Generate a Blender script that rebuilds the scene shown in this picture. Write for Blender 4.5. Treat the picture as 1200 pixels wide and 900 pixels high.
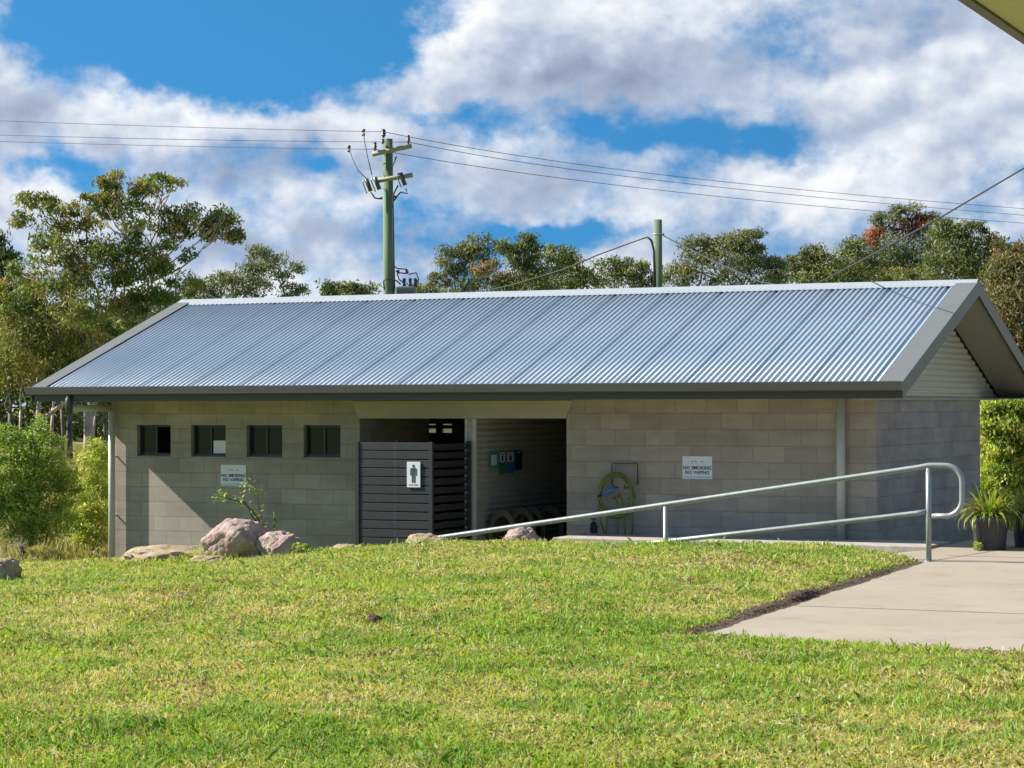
import bpy, math, random
import numpy as np
from mathutils import Vector, Matrix, Euler
random.seed(7); RNG = np.random.default_rng(11)
R = math.radians
SC = bpy.context.scene
COL = SC.collection
for o in list(bpy.data.objects): bpy.data.objects.remove(o)

# ------------------------------------------------------------------ camera
FPX, CAMZ = 2700.0, 1.63
cam = bpy.data.objects.new('camera', bpy.data.cameras.new('camera')); COL.objects.link(cam)
cam.data.sensor_width = 36; cam.data.lens = 36*FPX/1200
cam.data.clip_start = .1; cam.data.clip_end = 5000
CR = (Matrix.Rotation(math.pi/2 + math.atan(25/FPX), 3, 'X') @ Matrix.Rotation(-.0027, 3, 'Z'))
cam.matrix_world = Matrix.Translation((0, 0, CAMZ)) @ CR.to_4x4()
SC.camera = cam
# ------------------------------------------------------------------ building frame (x right along the facade, y back, z up)
TH = R(24.9)
D3 = Vector((math.cos(TH), -math.sin(TH), 0)); N3 = Vector((math.sin(TH), math.cos(TH), 0))
CORNER = Vector((4.30, 27.2, 0))
BM = Matrix.Translation(CORNER) @ Matrix.Rotation(-TH, 4, 'Z')
BMI = BM.inverted()
def ray(px, py): return CR @ Vector(((px-600)/FPX, -(py-450)/FPX, -1))
def at(px, py, Y):
    r = ray(px, py); return Vector((0, 0, CAMZ)) + r*(Y/r.y)
def hit(px, py, q=0.0):                     # point of plane q metres in front of the facade, in building coordinates
    o = BMI @ Vector((0, 0, CAMZ)); r = BMI.to_3x3() @ ray(px, py)
    return o + r*((-q-o.y)/r.y)
def HX(px, q=0.0, py=540): return hit(px, py, q).x
def HZ(px, py, q=0.0): return hit(px, py, q).z
# ------------------------------------------------------------------ sun + sky
LD = (D3*1.0 + N3*.251 + Vector((0, 0, -.80))).normalized()      # direction the light travels
sun = bpy.data.objects.new('sun', bpy.data.lights.new('sun', 'SUN')); COL.objects.link(sun)
sun.data.energy = 5.0; sun.data.angle = R(.5); sun.data.color = (1, .94, .83)
sun.rotation_euler = (-LD).to_track_quat('Z', 'Y').to_euler()
SUN_EL = math.asin(-LD.z); SUN_ROT = math.atan2(-LD.x, -LD.y)
w = bpy.data.worlds.new("World"); SC.world = w; w.use_nodes = True
NT = w.node_tree; NT.nodes.clear()
def _n(nt, t, **k):
    n = nt.nodes.new(t)
    for a, b in k.items(): setattr(n, a, b)
    return n
def M_(nt, op, a, b=None, c=None, clamp=False):
    n = nt.nodes.new('ShaderNodeMath'); n.operation = op; n.use_clamp = clamp
    for i, v in enumerate((a, b, c)):
        if v is None: continue
        if isinstance(v, (int, float)): n.inputs[i].default_value = v
        else: nt.links.new(v, n.inputs[i])
    return n.outputs[0]
def mixc_(nt, f, a, b):
    n = _n(nt, 'ShaderNodeMix', data_type='RGBA'); nt.links.new(f, n.inputs[0]); n.inputs[6].default_value = (*a, 1); n.inputs[7].default_value = (*b, 1); return n.outputs[2]
def build_sky():
    nt = NT; L = nt.links.new; m = lambda *a, **k: M_(nt, *a, **k)
    tc = _n(nt, 'ShaderNodeTexCoord')
    sep = _n(nt, 'ShaderNodeSeparateXYZ'); L(tc.outputs['Generated'], sep.inputs[0])
    X, Y, Z = sep.outputs
    az = m('MULTIPLY', m('ARCTAN2', X, Y), 27.0); el = m('MULTIPLY', m('ARCSINE', Z), 27.0)   # hundredths of the lens focal length
    cv = _n(nt, 'ShaderNodeCombineXYZ'); L(az, cv.inputs[0]); L(m('MULTIPLY', el, 1.25), cv.inputs[1])
    def noise(scale, det, off, rough=.55, vec=None):
        mp = _n(nt, 'ShaderNodeMapping'); mp.inputs['Location'].default_value = off; L(vec or cv.outputs[0], mp.inputs[0])
        n = _n(nt, 'ShaderNodeTexNoise'); n.inputs['Scale'].default_value = scale; n.inputs['Detail'].default_value = det
        n.inputs['Roughness'].default_value = rough; L(mp.outputs[0], n.inputs['Vector']); return n.outputs['Fac']
    wx = m('MULTIPLY', m('SUBTRACT', noise(1.0, 4, (3, 1, 0)), .5), 1.5)
    wy = m('MULTIPLY', m('SUBTRACT', noise(1.0, 4, (9, 5, 2)), .5), 1.0)
    ax = m('ADD', az, wx); ey = m('ADD', el, wy)
    def blob(px, py, rx, ry, amp):
        a = m('DIVIDE', m('SUBTRACT', ax, (px-600)/100), rx/100)
        b = m('DIVIDE', m('SUBTRACT', ey, (475-py)/100), ry/100)
        g = m('ADD', m('MULTIPLY', a, a), m('MULTIPLY', b, b))
        return m('MULTIPLY', m('POWER', 2.718, m('MULTIPLY', g, -1.0)), amp)
    def total(lst):
        s = None
        for b in lst:
            v = blob(*b); s = v if s is None else m('ADD', s, v)
        return s
    cover = total([(270, 30, 250, 78, -1.8), (440, 70, 60, 45, -.5), (545, 138, 80, 26, -.9), (735, 150, 130, 34, -.92), (880, 172, 80, 30, -.78),
                   (900, 58, 70, 40, -.7), (85, 210, 75, 22, -.75), (375, 198, 45, 20, -.7), (640, 277, 120, 20, -.95), (770, 215, 60, 20, -.5), (1110, 20, 60, 30, -.2),
                   (560, 305, 70, 25, -.4), (480, 250, 60, 16, -.3), (290, 152, 270, 32, .75), (625, 70, 180, 62, .95), (960, 222, 100, 24, .65), (15, 110, 36, 60, .6), (1100, 90, 190, 100, .4), (45, 245, 60, 24, .4), (600, 225, 120, 25, .3)])
    n1 = noise(.55, 9, (1.3, 4.1, .7), .6); n2 = noise(2.4, 6, (7.3, 1.1, 2.7), .6)
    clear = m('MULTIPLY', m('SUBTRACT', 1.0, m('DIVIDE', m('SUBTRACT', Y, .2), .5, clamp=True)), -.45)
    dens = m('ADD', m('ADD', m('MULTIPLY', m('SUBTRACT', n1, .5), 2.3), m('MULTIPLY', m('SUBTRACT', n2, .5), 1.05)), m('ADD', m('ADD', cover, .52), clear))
    mask = _n(nt, 'ShaderNodeMapRange'); mask.interpolation_type = 'SMOOTHSTEP'; L(dens, mask.inputs[0])
    mask.inputs['From Min'].default_value = -.18; mask.inputs['From Max'].default_value = .80
    # relief: brighter where the cloud thins towards the sun and the zenith
    r1 = m('SUBTRACT', noise(.7, 3.5, (1.3, 4.1, .7), .5), noise(.7, 3.5, (1.12, 4.4, .7), .5))
    r2 = m('SUBTRACT', noise(1.9, 5, (4.3, 2.1, .7), .5), noise(1.9, 5, (4.2, 2.25, .7), .5))
    dark = total([(735, 100, 150, 46, -.50), (600, 105, 80, 30, -.16), (330, 195, 220, 28, -.30), (350, 285, 260, 28, -.34), (620, 215, 240, 34, -.26), (30, 150, 60, 70, -.30),
                  (1060, 30, 170, 36, -.25), (1000, 290, 240, 34, -.20), (1010, 150, 200, 40, -.2), (560, 45, 110, 45, .20), (270, 130, 220, 26, .18), (340, 238, 90, 20, .1), (960, 215, 90, 26, .22), (50, 228, 60, 24, .25), (640, 262, 40, 20, .1)])
    tone = m('ADD', m('ADD', .80, m('MULTIPLY', r1, 1.35)), m('ADD', m('MULTIPLY', r2, .45), m('ADD', dark, m('MULTIPLY', m('SUBTRACT', dens, .75, clamp=True), -.28))), clamp=True)
    cr = _n(nt, 'ShaderNodeValToRGB'); L(tone, cr.inputs[0]); e = cr.color_ramp.elements
    e[0].position = .1; e[0].color = (.135, .165, .235, 1); e[1].position = 1; e[1].color = (.50, .51, .525, 1)
    k = e.new(.55); k.color = (.25, .29, .365, 1)
    cs = _n(nt, 'ShaderNodeVectorMath', operation='SCALE'); L(cr.outputs[0], cs.inputs[0]); cs.inputs['Scale'].default_value = 1/.06
    # clear sky
    up = _n(nt, 'ShaderNodeVectorMath', operation='ADD'); L(tc.outputs['Generated'], up.inputs[0]); up.inputs[1].default_value = (0, 0, .42)
    nm = _n(nt, 'ShaderNodeVectorMath', operation='NORMALIZE'); L(up.outputs[0], nm.inputs[0])
    sk = _n(nt, 'ShaderNodeTexSky', sky_type='NISHITA'); sk.sun_disc = False; sk.sun_elevation = SUN_EL; sk.sun_rotation = SUN_ROT
    sk.air_density = 1.0; sk.dust_density = .3; sk.ozone_density = 1.5
    L(nm.outputs[0], sk.inputs[0])
    hs = _n(nt, 'ShaderNodeHueSaturation'); hs.inputs['Saturation'].default_value = 1.32; hs.inputs['Value'].default_value = 1.34; L(sk.outputs[0], hs.inputs['Color'])
    tint = _n(nt, 'ShaderNodeMix', data_type='RGBA', blend_type='MULTIPLY'); tint.inputs[0].default_value = 1
    L(hs.outputs[0], tint.inputs[6]); hi = m('DIVIDE', m('SUBTRACT', Z, .15), .45, clamp=True); L(mixc_(nt, hi, (.66, 1.14, 1.10), (1.0, .92, .80)), tint.inputs[7])
    mx = _n(nt, 'ShaderNodeMix', data_type='RGBA'); L(mask.outputs[0], mx.inputs[0]); L(tint.outputs[2], mx.inputs[6]); L(cs.outputs[0], mx.inputs[7])
    bg = _n(nt, 'ShaderNodeBackground'); bg.inputs[1].default_value = .06; L(mx.outputs[2], bg.inputs[0])
    out = _n(nt, 'ShaderNodeOutputWorld'); L(bg.outputs[0], out.inputs[0])
build_sky()
SC.view_settings.view_transform = 'Standard'; SC.view_settings.look = 'None'
SC.view_settings.exposure = 0.98; SC.view_settings.gamma = 1

# ------------------------------------------------------------------ materials
def new_mat(name):
    m = bpy.data.materials.new(name); m.use_nodes = True
    return m, m.node_tree, m.node_tree.nodes['Principled BSDF']
def coords(nt, kind='Object'):
    return _n(nt, 'ShaderNodeTexCoord').outputs[kind]
def tex(nt, vec, scale, det=4, rough=.55, stretch=None):
    if stretch:
        mp = _n(nt, 'ShaderNodeMapping'); mp.inputs['Scale'].default_value = stretch; nt.links.new(vec, mp.inputs[0]); vec = mp.outputs[0]
    n = _n(nt, 'ShaderNodeTexNoise'); n.inputs['Scale'].default_value = scale; n.inputs['Detail'].default_value = det; n.inputs['Roughness'].default_value = rough
    nt.links.new(vec, n.inputs['Vector']); return n.outputs['Fac']
def ramp(nt, fac, stops):
    c = _n(nt, 'ShaderNodeValToRGB'); nt.links.new(fac, c.inputs[0]); e = c.color_ramp.elements
    e[0].position, e[0].color = stops[0][0], (*stops[0][1], 1); e[1].position, e[1].color = stops[-1][0], (*stops[-1][1], 1)
    for p, k in stops[1:-1]: x = e.new(p); x.color = (*k, 1)
    return c.outputs[0]
def mixc(nt, f, a, b, mode='MIX'):
    n = _n(nt, 'ShaderNodeMix', data_type='RGBA', blend_type=mode)
    for s, v in ((0, f), (6, a), (7, b)):
        if isinstance(v, (int, float)): n.inputs[s].default_value = v
        elif isinstance(v, tuple): n.inputs[s].default_value = (*v, 1)
        else: nt.links.new(v, n.inputs[s])
    return n.outputs[2]
def bump(nt, b, h, st=.3, dist=.01):
    n = _n(nt, 'ShaderNodeBump'); n.inputs['Strength'].default_value = st; n.inputs['Distance'].default_value = dist
    nt.links.new(h, n.inputs['Height']); nt.links.new(n.outputs[0], b.inputs['Normal'])
def plain(name, col, rough=.6, metal=0, var=.12, scale=6, bst=.1, bsc=60, spec=None):
    m, nt, b = new_mat(name); v = coords(nt)
    lo = tuple(c*(1-var) for c in col); hi = tuple(min(1, c*(1+var)) for c in col)
    nt.links.new(ramp(nt, tex(nt, v, scale, 6, .65), [(.3, lo), (.7, hi)]), b.inputs['Base Color'])
    b.inputs['Roughness'].default_value = rough; b.inputs['Metallic'].default_value = metal
    if spec is not None: b.inputs['Specular IOR Level'].default_value = spec
    if bst: bump(nt, b, tex(nt, v, bsc, 3), bst, .004)
    return m
def block_mat(name, axis, painted=False):
    m, nt, b = new_mat(name); v = coords(nt); L = nt.links.new
    sp = _n(nt, 'ShaderNodeSeparateXYZ'); L(v, sp.inputs[0]); cb = _n(nt, 'ShaderNodeCombineXYZ')
    L(M_(nt, 'ADD', sp.outputs[0 if axis == 'x' else 1], 40.13), cb.inputs[0]); L(M_(nt, 'ADD', sp.outputs[2], 4-.13), cb.inputs[1])
    br = _n(nt, 'ShaderNodeTexBrick'); L(cb.outputs[0], br.inputs['Vector']); br.offset = .5
    for k, x in (('Scale', 1), ('Mortar Size', .005), ('Mortar Smooth', .25), ('Bias', 0), ('Brick Width', .4), ('Row Height', .2)): br.inputs[k].default_value = x
    br.inputs['Color1'].default_value = (.42, .375, .328, 1); br.inputs['Color2'].default_value = (.34, .302, .264, 1); br.inputs['Mortar'].default_value = (.35, .32, .285, 1)
    blotch = ramp(nt, tex(nt, v, 1.3, 6, .65), [(.3, (.80, .80, .80)), (.7, (1.1, 1.08, 1.05))])
    streak = ramp(nt, tex(nt, v, 2.6, 5, .65, (.45, .45, 2.4)), [(.32, (.84, .84, .85)), (.66, (1.08, 1.07, 1.06))])
    grain = ramp(nt, tex(nt, v, 120, 3, .7), [(.3, (.86, .86, .86)), (.7, (1.12, 1.12, 1.12))])
    c = mixc(nt, 1, br.outputs['Color'], blotch, 'MULTIPLY'); c = mixc(nt, 1, c, streak, 'MULTIPLY'); c = mixc(nt, 1, c, grain, 'MULTIPLY')
    L(c, b.inputs['Base Color']); b.inputs['Roughness'].default_value = .9
    h = M_(nt, 'SUBTRACT', M_(nt, 'MULTIPLY', tex(nt, v, 70, 3), .25), br.outputs['Fac'])
    bump(nt, b, h, .9, .010)
    return m
MAT = {}
MAT['blockx'] = block_mat('concrete blockwork, front', 'x'); MAT['blocky'] = block_mat('concrete blockwork, end', 'y')
MAT['trim'] = plain('dark grey painted steel', (.055, .053, .043), .42, var=.06, bst=0)
MAT['barge'] = plain('grey painted flashing', (.125, .135, .135), .38, var=.06, bst=0)
MAT['soffit'] = plain('beige painted sheet', (.40, .375, .29), .7, var=.05, bst=.05)
MAT['clad'] = plain('beige corrugated sheet', (.50, .475, .37), .45, var=.06, bst=0)
MAT['cladin'] = plain('pale corrugated sheet', (.40, .39, .35), .5, var=.06, bst=0)
MAT['pipe'] = plain('pale grey plastic pipe', (.50, .50, .46), .45, var=.05, bst=0)
MAT['gal'] = plain('galvanised steel', (.29, .32, .325), .42, metal=.35, var=.14, scale=14, bst=.08)
MAT['slat'] = plain('charcoal slats', (.030, .031, .036), .5, var=.12, scale=8, bst=.05)
MAT['winframe'] = plain('black aluminium', (.025, .026, .027), .4, bst=0)
MAT['black'] = plain('black rubber', (.018, .018, .02), .6, bst=0)
MAT['white'] = plain('white enamel', (.74, .76, .80), .4, var=.04, bst=0)
MAT['bluew'] = plain('pale blue', (.36, .52, .70), .5, bst=0); MAT['ink'] = plain('dark print', (.05, .055, .07), .6, bst=0)
MAT['olive'] = plain('olive print', (.25, .27, .08), .6, bst=0)
MAT['teal'] = plain('teal print', (.03, .30, .34), .4, bst=0); MAT['green'] = plain('green print', (.03, .20, .05), .4, bst=0)
MAT['blue'] = plain('blue print', (.02, .16, .36), .4, bst=0); MAT['navy'] = plain('navy print', (.012, .025, .09), .4, bst=0)
MAT['hose'] = plain('lime green hose', (.13, .165, .025), .5, var=.15, scale=20, bst=0)
MAT['bluepl'] = plain('blue plastic', (.03, .16, .42), .35, bst=0)
MAT['wood'] = plain('weathered wood', (.30, .29, .20), .85, var=.25, scale=12, bst=.3, bsc=40)
MAT['pot'] = plain('charcoal plastic', (.045, .05, .062), .38, var=.1, bst=.03)
MAT['bench'] = plain('tan moulded plastic', (.10, .085, .055), .5, var=.1, bst=0)
MAT['porcelain'] = plain('steel basin', (.35, .35, .35), .3, metal=.8, bst=0)
MAT['floor'] = plain('interior concrete', (.22, .21, .19), .8)
MAT['insul'] = plain('brown insulator', (.07, .055, .05), .3, bst=0)
MAT['cable'] = plain('black cable', (.03, .03, .035), .6, bst=0)
MAT['transformer'] = plain('grey transformer paint', (.16, .19, .19), .45, bst=0)
MAT['red'] = plain('red cap', (.25, .04, .03), .5, bst=0)
MAT['beigeroof'] = plain('cream eave lining', (.62, .55, .56), .7, var=.04, bst=.04)
def glass_mat():
    m, nt, b = new_mat('dark window glass'); b.inputs['Base Color'].default_value = (.02, .028, .03, 1); b.inputs['Roughness'].default_value = .06
    b.inputs['Specular IOR Level'].default_value = .22; return m
MAT['glass'] = glass_mat()
def frosted():
    m, nt, b = new_mat('bright sky-lit pane'); b.inputs['Base Color'].default_value = (.62, .66, .55, 1); b.inputs['Roughness'].default_value = .5
    b.inputs['Transmission Weight'].default_value = .85; return m
MAT['frost'] = frosted()
def roof_mat():
    m, nt, b = new_mat('blue grey coated roofing steel'); v = coords(nt)
    n = tex(nt, v, .9, 5, .6); c = ramp(nt, n, [(.3, (.25, .33, .42)), (.7, (.29, .375, .47))])
    sp = tex(nt, v, 26, 3, .8); s = ramp(nt, sp, [(.66, (0, 0, 0)), (.74, (1, 1, 1))])
    c = mixc(nt, s, c, (.46, .49, .52)); nt.links.new(c, b.inputs['Base Color']); b.inputs['Roughness'].default_value = .42; b.inputs['Metallic'].default_value = .15
    return m
MAT['roof'] = roof_mat()
MAT['ridge'] = plain('pale ridge flashing', (.36, .40, .45), .36, metal=.15, var=.05, bst=0)
def pole_mat():
    m, nt, b = new_mat('green treated timber pole'); v = coords(nt)
    nt.links.new(ramp(nt, tex(nt, v, 9, 5, .6, (1, 1, .06)), [(.3, (.075, .12, .075)), (.7, (.17, .24, .15))]), b.inputs['Base Color']); b.inputs['Roughness'].default_value = .85
    return m
MAT['pole'] = pole_mat()
def concrete_mat():
    m, nt, b = new_mat('pinkish concrete'); v = coords(nt)
    c = ramp(nt, tex(nt, v, .8, 6, .6), [(.3, (.285, .245, .19)), (.7, (.335, .29, .232))])
    st = ramp(nt, tex(nt, v, 2.2, 7, .7), [(.54, (1, 1, 1)), (.70, (.78, .77, .75))])
    c = mixc(nt, 1, c, st, 'MULTIPLY'); g = ramp(nt, tex(nt, v, 160, 3), [(.3, (.93, .93, .93)), (.7, (1.06, 1.06, 1.06))]); c = mixc(nt, 1, c, g, 'MULTIPLY')
    nt.links.new(c, b.inputs['Base Color']); b.inputs['Roughness'].default_value = .85; bump(nt, b, tex(nt, v, 90, 4), .25, .003); return m
MAT['concrete'] = concrete_mat()
MAT['kerb'] = plain('grey kerb concrete', (.36, .335, .29), .9, var=.25, scale=5, bst=.3, bsc=30)
def ground_mat():
    m, nt, b = new_mat('soil and turf'); v = coords(nt)
    a = ramp(nt, tex(nt, v, .9, 7, .65), [(.34, (.10, .15, .018)), (.52, (.19, .22, .035)), (.68, (.30, .26, .11))])
    f = ramp(nt, tex(nt, v, 30, 4, .7), [(.3, (.55, .6, .5)), (.7, (1.25, 1.2, 1.1))])
    nt.links.new(mixc(nt, 1, a, f, 'MULTIPLY'), b.inputs['Base Color']); b.inputs['Roughness'].default_value = .95; bump(nt, b, tex(nt, v, 25, 4), .5, .03); return m
MAT['ground'] = ground_mat()
MAT['soil'] = plain('crumbly brown soil', (.075, .05, .032), .95, var=.5, scale=18, bst=.8, bsc=50)
def rock_mat(name, lo, mid, hi):
    m, nt, b = new_mat(name); v = coords(nt)
    c = ramp(nt, tex(nt, v, 5, 8, .7), [(.3, lo), (.5, mid), (.7, hi)])
    vo = _n(nt, 'ShaderNodeTexVoronoi'); vo.inputs['Scale'].default_value = 22; nt.links.new(v, vo.inputs['Vector'])
    p = ramp(nt, vo.outputs['Distance'], [(.05, (.6, .55, .55)), (.3, (1, 1, 1))]); c = mixc(nt, .6, c, p, 'MULTIPLY')
    nt.links.new(c, b.inputs['Base Color']); b.inputs['Roughness'].default_value = .92; bump(nt, b, tex(nt, v, 9, 10, .78), .7, .05); return m
MAT['rockp'] = rock_mat('pink granite', (.24, .165, .145), (.40, .30, .265), (.52, .43, .385))
MAT['rockt'] = rock_mat('tan sandstone', (.23, .16, .09), (.40, .31, .20), (.48, .41, .31))
def leaf_mat(name, trans=.35, rough=.55):
    m = bpy.data.materials.new(name); m.use_nodes = True; nt = m.node_tree; nt.nodes.clear(); L = nt.links.new
    at_ = _n(nt, 'ShaderNodeAttribute', attribute_name='col')
    b = _n(nt, 'ShaderNodeBsdfPrincipled'); b.inputs['Roughness'].default_value = rough; b.inputs['Specular IOR Level'].default_value = .3; L(at_.outputs['Color'], b.inputs['Base Color'])
    t = _n(nt, 'ShaderNodeBsdfTranslucent'); L(mixc(nt, 1, at_.outputs['Color'], (1.25, 1.25, .6), 'MULTIPLY'), t.inputs['Color'])
    x = _n(nt, 'ShaderNodeMixShader'); x.inputs[0].default_value = trans; L(b.outputs[0], x.inputs[1]); L(t.outputs[0], x.inputs[2])
    o = _n(nt, 'ShaderNodeOutputMaterial'); L(x.outputs[0], o.inputs[0]); return m
MAT['leaf'] = leaf_mat('leaves', .3); MAT['grass'] = leaf_mat('grass blades', .35, .6)
def bark_mat(name, lo, hi):
    m, nt, b = new_mat(name); v = coords(nt)
    nt.links.new(ramp(nt, tex(nt, v, 3, 6, .65, (1, 1, .3)), [(.35, lo), (.6, hi)]), b.inputs['Base Color']); b.inputs['Roughness'].default_value = .85; return m
MAT['bark'] = bark_mat('pale pink gum bark', (.34, .22, .17), (.60, .52, .45)); MAT['darkbark'] = bark_mat('grey dark bark', (.05, .04, .035), (.20, .17, .14))

# ------------------------------------------------------------------ helpers
def tag(o, label=None, cat=None, group=None, kind=None):
    for k, v in (('label', label), ('category', cat), ('group', group), ('kind', kind)):
        if v: o[k] = v
    return o
def empty(name, label=None, cat=None, group=None, m=None, kind=None):
    o = bpy.data.objects.new(name, None); COL.objects.link(o); o.matrix_world = m if m is not None else Matrix()
    o.empty_display_size = .2
    return tag(o, label, cat, group, kind)
class MB:
    def __init__(s): s.v = []; s.f = []; s.s = []
    def add(s, vs, fs, smooth=False):
        b = len(s.v); s.v += [tuple(p) for p in vs]; s.f += [tuple(i+b for i in f) for f in fs]; s.s += [smooth]*len(fs); return s
    def box(s, x0, y0, z0, x1, y1, z1):
        v = [(x, y, z) for z in (z0, z1) for y in (y0, y1) for x in (x0, x1)]
        return s.add(v, [(0, 2, 3, 1), (4, 5, 7, 6), (0, 1, 5, 4), (2, 6, 7, 3), (0, 4, 6, 2), (1, 3, 7, 5)])
    def prism(s, pts, fn0, fn1):
        n = len(pts); v = [fn0(*p) for p in pts] + [fn1(*p) for p in pts]
        return s.add(v, [tuple(range(n))[::-1], tuple(range(n, 2*n))] + [(i, (i+1) % n, n+(i+1) % n, n+i) for i in range(n)])
    def tube(s, path, rad, seg=10, cap=True, flat=1.0):
        P = [Vector(p) for p in path]; n = len(P); rs = rad if isinstance(rad, (list, tuple)) else [rad]*n
        t0 = (P[1]-P[0]).normalized(); ref = Vector((0, 0, 1)) if abs(t0.z) < .9 else Vector((1, 0, 0)); a = t0.cross(ref).normalized(); vs = []
        for i, p in enumerate(P):
            t = (P[min(i+1, n-1)]-P[max(i-1, 0)]).normalized(); a = (a-t*a.dot(t)).normalized(); b = t.cross(a)
            for k in range(seg):
                an = 2*math.pi*k/seg; vs.append(p + (a*math.cos(an)+b*math.sin(an)*flat)*rs[i])
        fs = [(i*seg+k, i*seg+(k+1) % seg, (i+1)*seg+(k+1) % seg, (i+1)*seg+k) for i in range(n-1) for k in range(seg)]
        s.add(vs, fs, True)
        if cap:
            b = len(s.v)-n*seg; s.f += [tuple(b+k for k in range(seg))[::-1], tuple(b+(n-1)*seg+k for k in range(seg))]; s.s += [False, False]
        return s
    def build(s, name, mat, parent=None, m=None, bevel=0):
        me = bpy.data.meshes.new(name); me.from_pydata(s.v, [], s.f); me.materials.append(mat)
        me.polygons.foreach_set('use_smooth', s.s); me.update()
        o = bpy.data.objects.new(name, me); COL.objects.link(o)
        if parent is not None: o.parent = parent
        elif m is not None: o.matrix_world = m
        if bevel:
            bv = o.modifiers.new('bevel', 'BEVEL'); bv.width = bevel; bv.segments = 2; bv.limit_method = 'ANGLE'
        return o
def fast_mesh(name, V, F, mat, cols=None, parent=None, smooth=False):
    """V (n,3), F (m,k) arrays; cols (m,3) one colour per face, kept as a face attribute"""
    me = bpy.data.meshes.new(name); n, k = F.shape
    me.vertices.add(len(V)); me.vertices.foreach_set('co', np.asarray(V, np.float32).ravel())
    me.loops.add(n*k); me.loops.foreach_set('vertex_index', F.astype(np.int32).ravel())
    me.polygons.add(n); me.polygons.foreach_set('loop_start', np.arange(0, n*k, k, dtype=np.int32))
    me.polygons.foreach_set('use_smooth', np.full(n, smooth))
    me.update(calc_edges=True); me.materials.append(mat)
    if cols is not None:
        a = me.attributes.new('col', 'FLOAT_COLOR', 'FACE'); c = np.ones((n, 4), np.float32); c[:, :3] = cols; a.data.foreach_set('color', c.ravel())
    o = bpy.data.objects.new(name, me); COL.objects.link(o)
    if parent is not None: o.parent = parent
    return o
def text_mesh(body, size, mat, parent, loc, name='lettering', rotz=0.0, bold=.0):
    cu = bpy.data.curves.new(name, 'FONT'); cu.body = body; cu.size = size; cu.align_x = 'CENTER'; cu.align_y = 'CENTER'; cu.extrude = .0008; cu.offset = bold
    t = bpy.data.objects.new(name, cu); COL.objects.link(t); dg = bpy.context.evaluated_depsgraph_get()
    me = bpy.data.meshes.new_from_object(t.evaluated_get(dg)); bpy.data.objects.remove(t)
    me.materials.clear(); me.materials.append(mat)
    o = bpy.data.objects.new(name, me); COL.objects.link(o); o.parent = parent; o.location = loc; o.rotation_euler = (math.pi/2, 0, rotz); return o

# ------------------------------------------------------------------ terrain
DX, DY = np.array(D3[:2]), np.array(N3[:2]); CC = np.array(CORNER[:2])
def to_local(X, Y):
    dx, dy = X-CC[0], Y-CC[1]; return dx*DX[0]+dy*DX[1], dx*DY[0]+dy*DY[1]
def wave(x, y):
    return .5*np.sin(x*1.3+.7*np.sin(y*.9))+.5*np.sin(y*1.7+1.1*np.sin(x*.8+1))
def vnoise(x, y, s, seed=0):
    x = np.asarray(x)*s; y = np.asarray(y)*s; xi = np.floor(x).astype(int); yi = np.floor(y).astype(int); fx = x-xi; fy = y-yi
    fx = fx*fx*(3-2*fx); fy = fy*fy*(3-2*fy)
    def h(a, b):
        k = np.sin(a*127.1+b*311.7+seed*74.7)*43758.5453; return k-np.floor(k)
    return (h(xi, yi)*(1-fx)+h(xi+1, yi)*fx)*(1-fy)+(h(xi, yi+1)*(1-fx)+h(xi+1, yi+1)*fx)*fy
def sst(a, b, t): t = np.clip((t-a)/(b-a), 0, 1); return t*t*(3-2*t)
CRX = [-40, -20, -10.3, -8.7, -6.6, -5.9, -5.15, -4.15, -2.5, -.8, .3, .8, 1.25, 3, 40]
CRZ = [-.9, -.60, -.36, -.28, -.22, -.14, -.05, .03, .085, .10, .10, .05, .0, -.0, -.0]
def slab_left(y): return 1.87 + (y+11.3)*(-.49/7.8)
def ground_z(x, y):
    """building coordinates, metres above the slab"""
    x = np.asarray(x, float); y = np.asarray(y, float)
    c = np.interp(x, CRX, CRZ)
    front = c*sst(-15, -5.5, y)
    front = front + .018*wave(x*1.1, y*1.3) + .02*(vnoise(x, y, 2.1)-.5)
    # far side of the crest drops to the lower level of the doorway
    back = -.66 - .0*y
    edge = np.where(x > -7.3, -3.05, -3.05+.25*np.clip(-7.3-x, 0, 3))
    wd = np.where(x > -7.3, .35, 1.6)
    t = sst(0, 1, (y-edge)/wd)
    z = front*(1-t)+back*t
    # pad below the slab
    sl = slab_left(y); pad = (x > sl-.02) & (y > -11.3) & (y < 12) & (x < 14)
    bank = sst(0, .12, sl-x)                       # turf stands a little proud of the slab edge
    lip = (y > -11.35) & (y < -3.0) & (x <= sl)
    z = np.where(lip, z + (1-bank)*(-.04) + .035*bank*sst(-12, -10, y), z)
    z = np.where(pad, -.09, z)
    return np.where((x > .7) & (x < 14) & (y > -3.1) & (y < 12) & ~pad, -.3, z)
def build_ground():
    xs = np.concatenate([[-3000, -900, -300, -120, -70, -45, -32], np.arange(-24, 3.2, .12), [3.6, 4.5, 6, 9, 13.9, 14.1, 18, 30, 60, 150, 400, 3000]])
    ys = np.concatenate([[-600, -120, -60, -40, -32], np.arange(-27, 1.4, .12), [2, 3, 5, 8, 11.9, 12.1, 15, 20, 30, 50, 80, 130, 220, 500, 1200, 3500]])
    X, Y = np.meshgrid(xs, ys); Z = ground_z(X, Y); far = np.clip((Y-40)/160, 0, 1); Z = Z - .0*far
    V = np.stack([X, Y, Z], -1).reshape(-1, 3); nx = len(xs); ny = len(ys)
    i = (np.arange(ny-1)[:, None]*nx+np.arange(nx-1)[None]).ravel(); F = np.stack([i, i+1, i+nx+1, i+nx], -1)
    o = fast_mesh('ground', V, F, MAT['ground'], smooth=True); o.matrix_world = BM; tag(o, kind='structure')
build_ground()
def gz(X, Y): return float(ground_z(*to_local(X, Y)))

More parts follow.
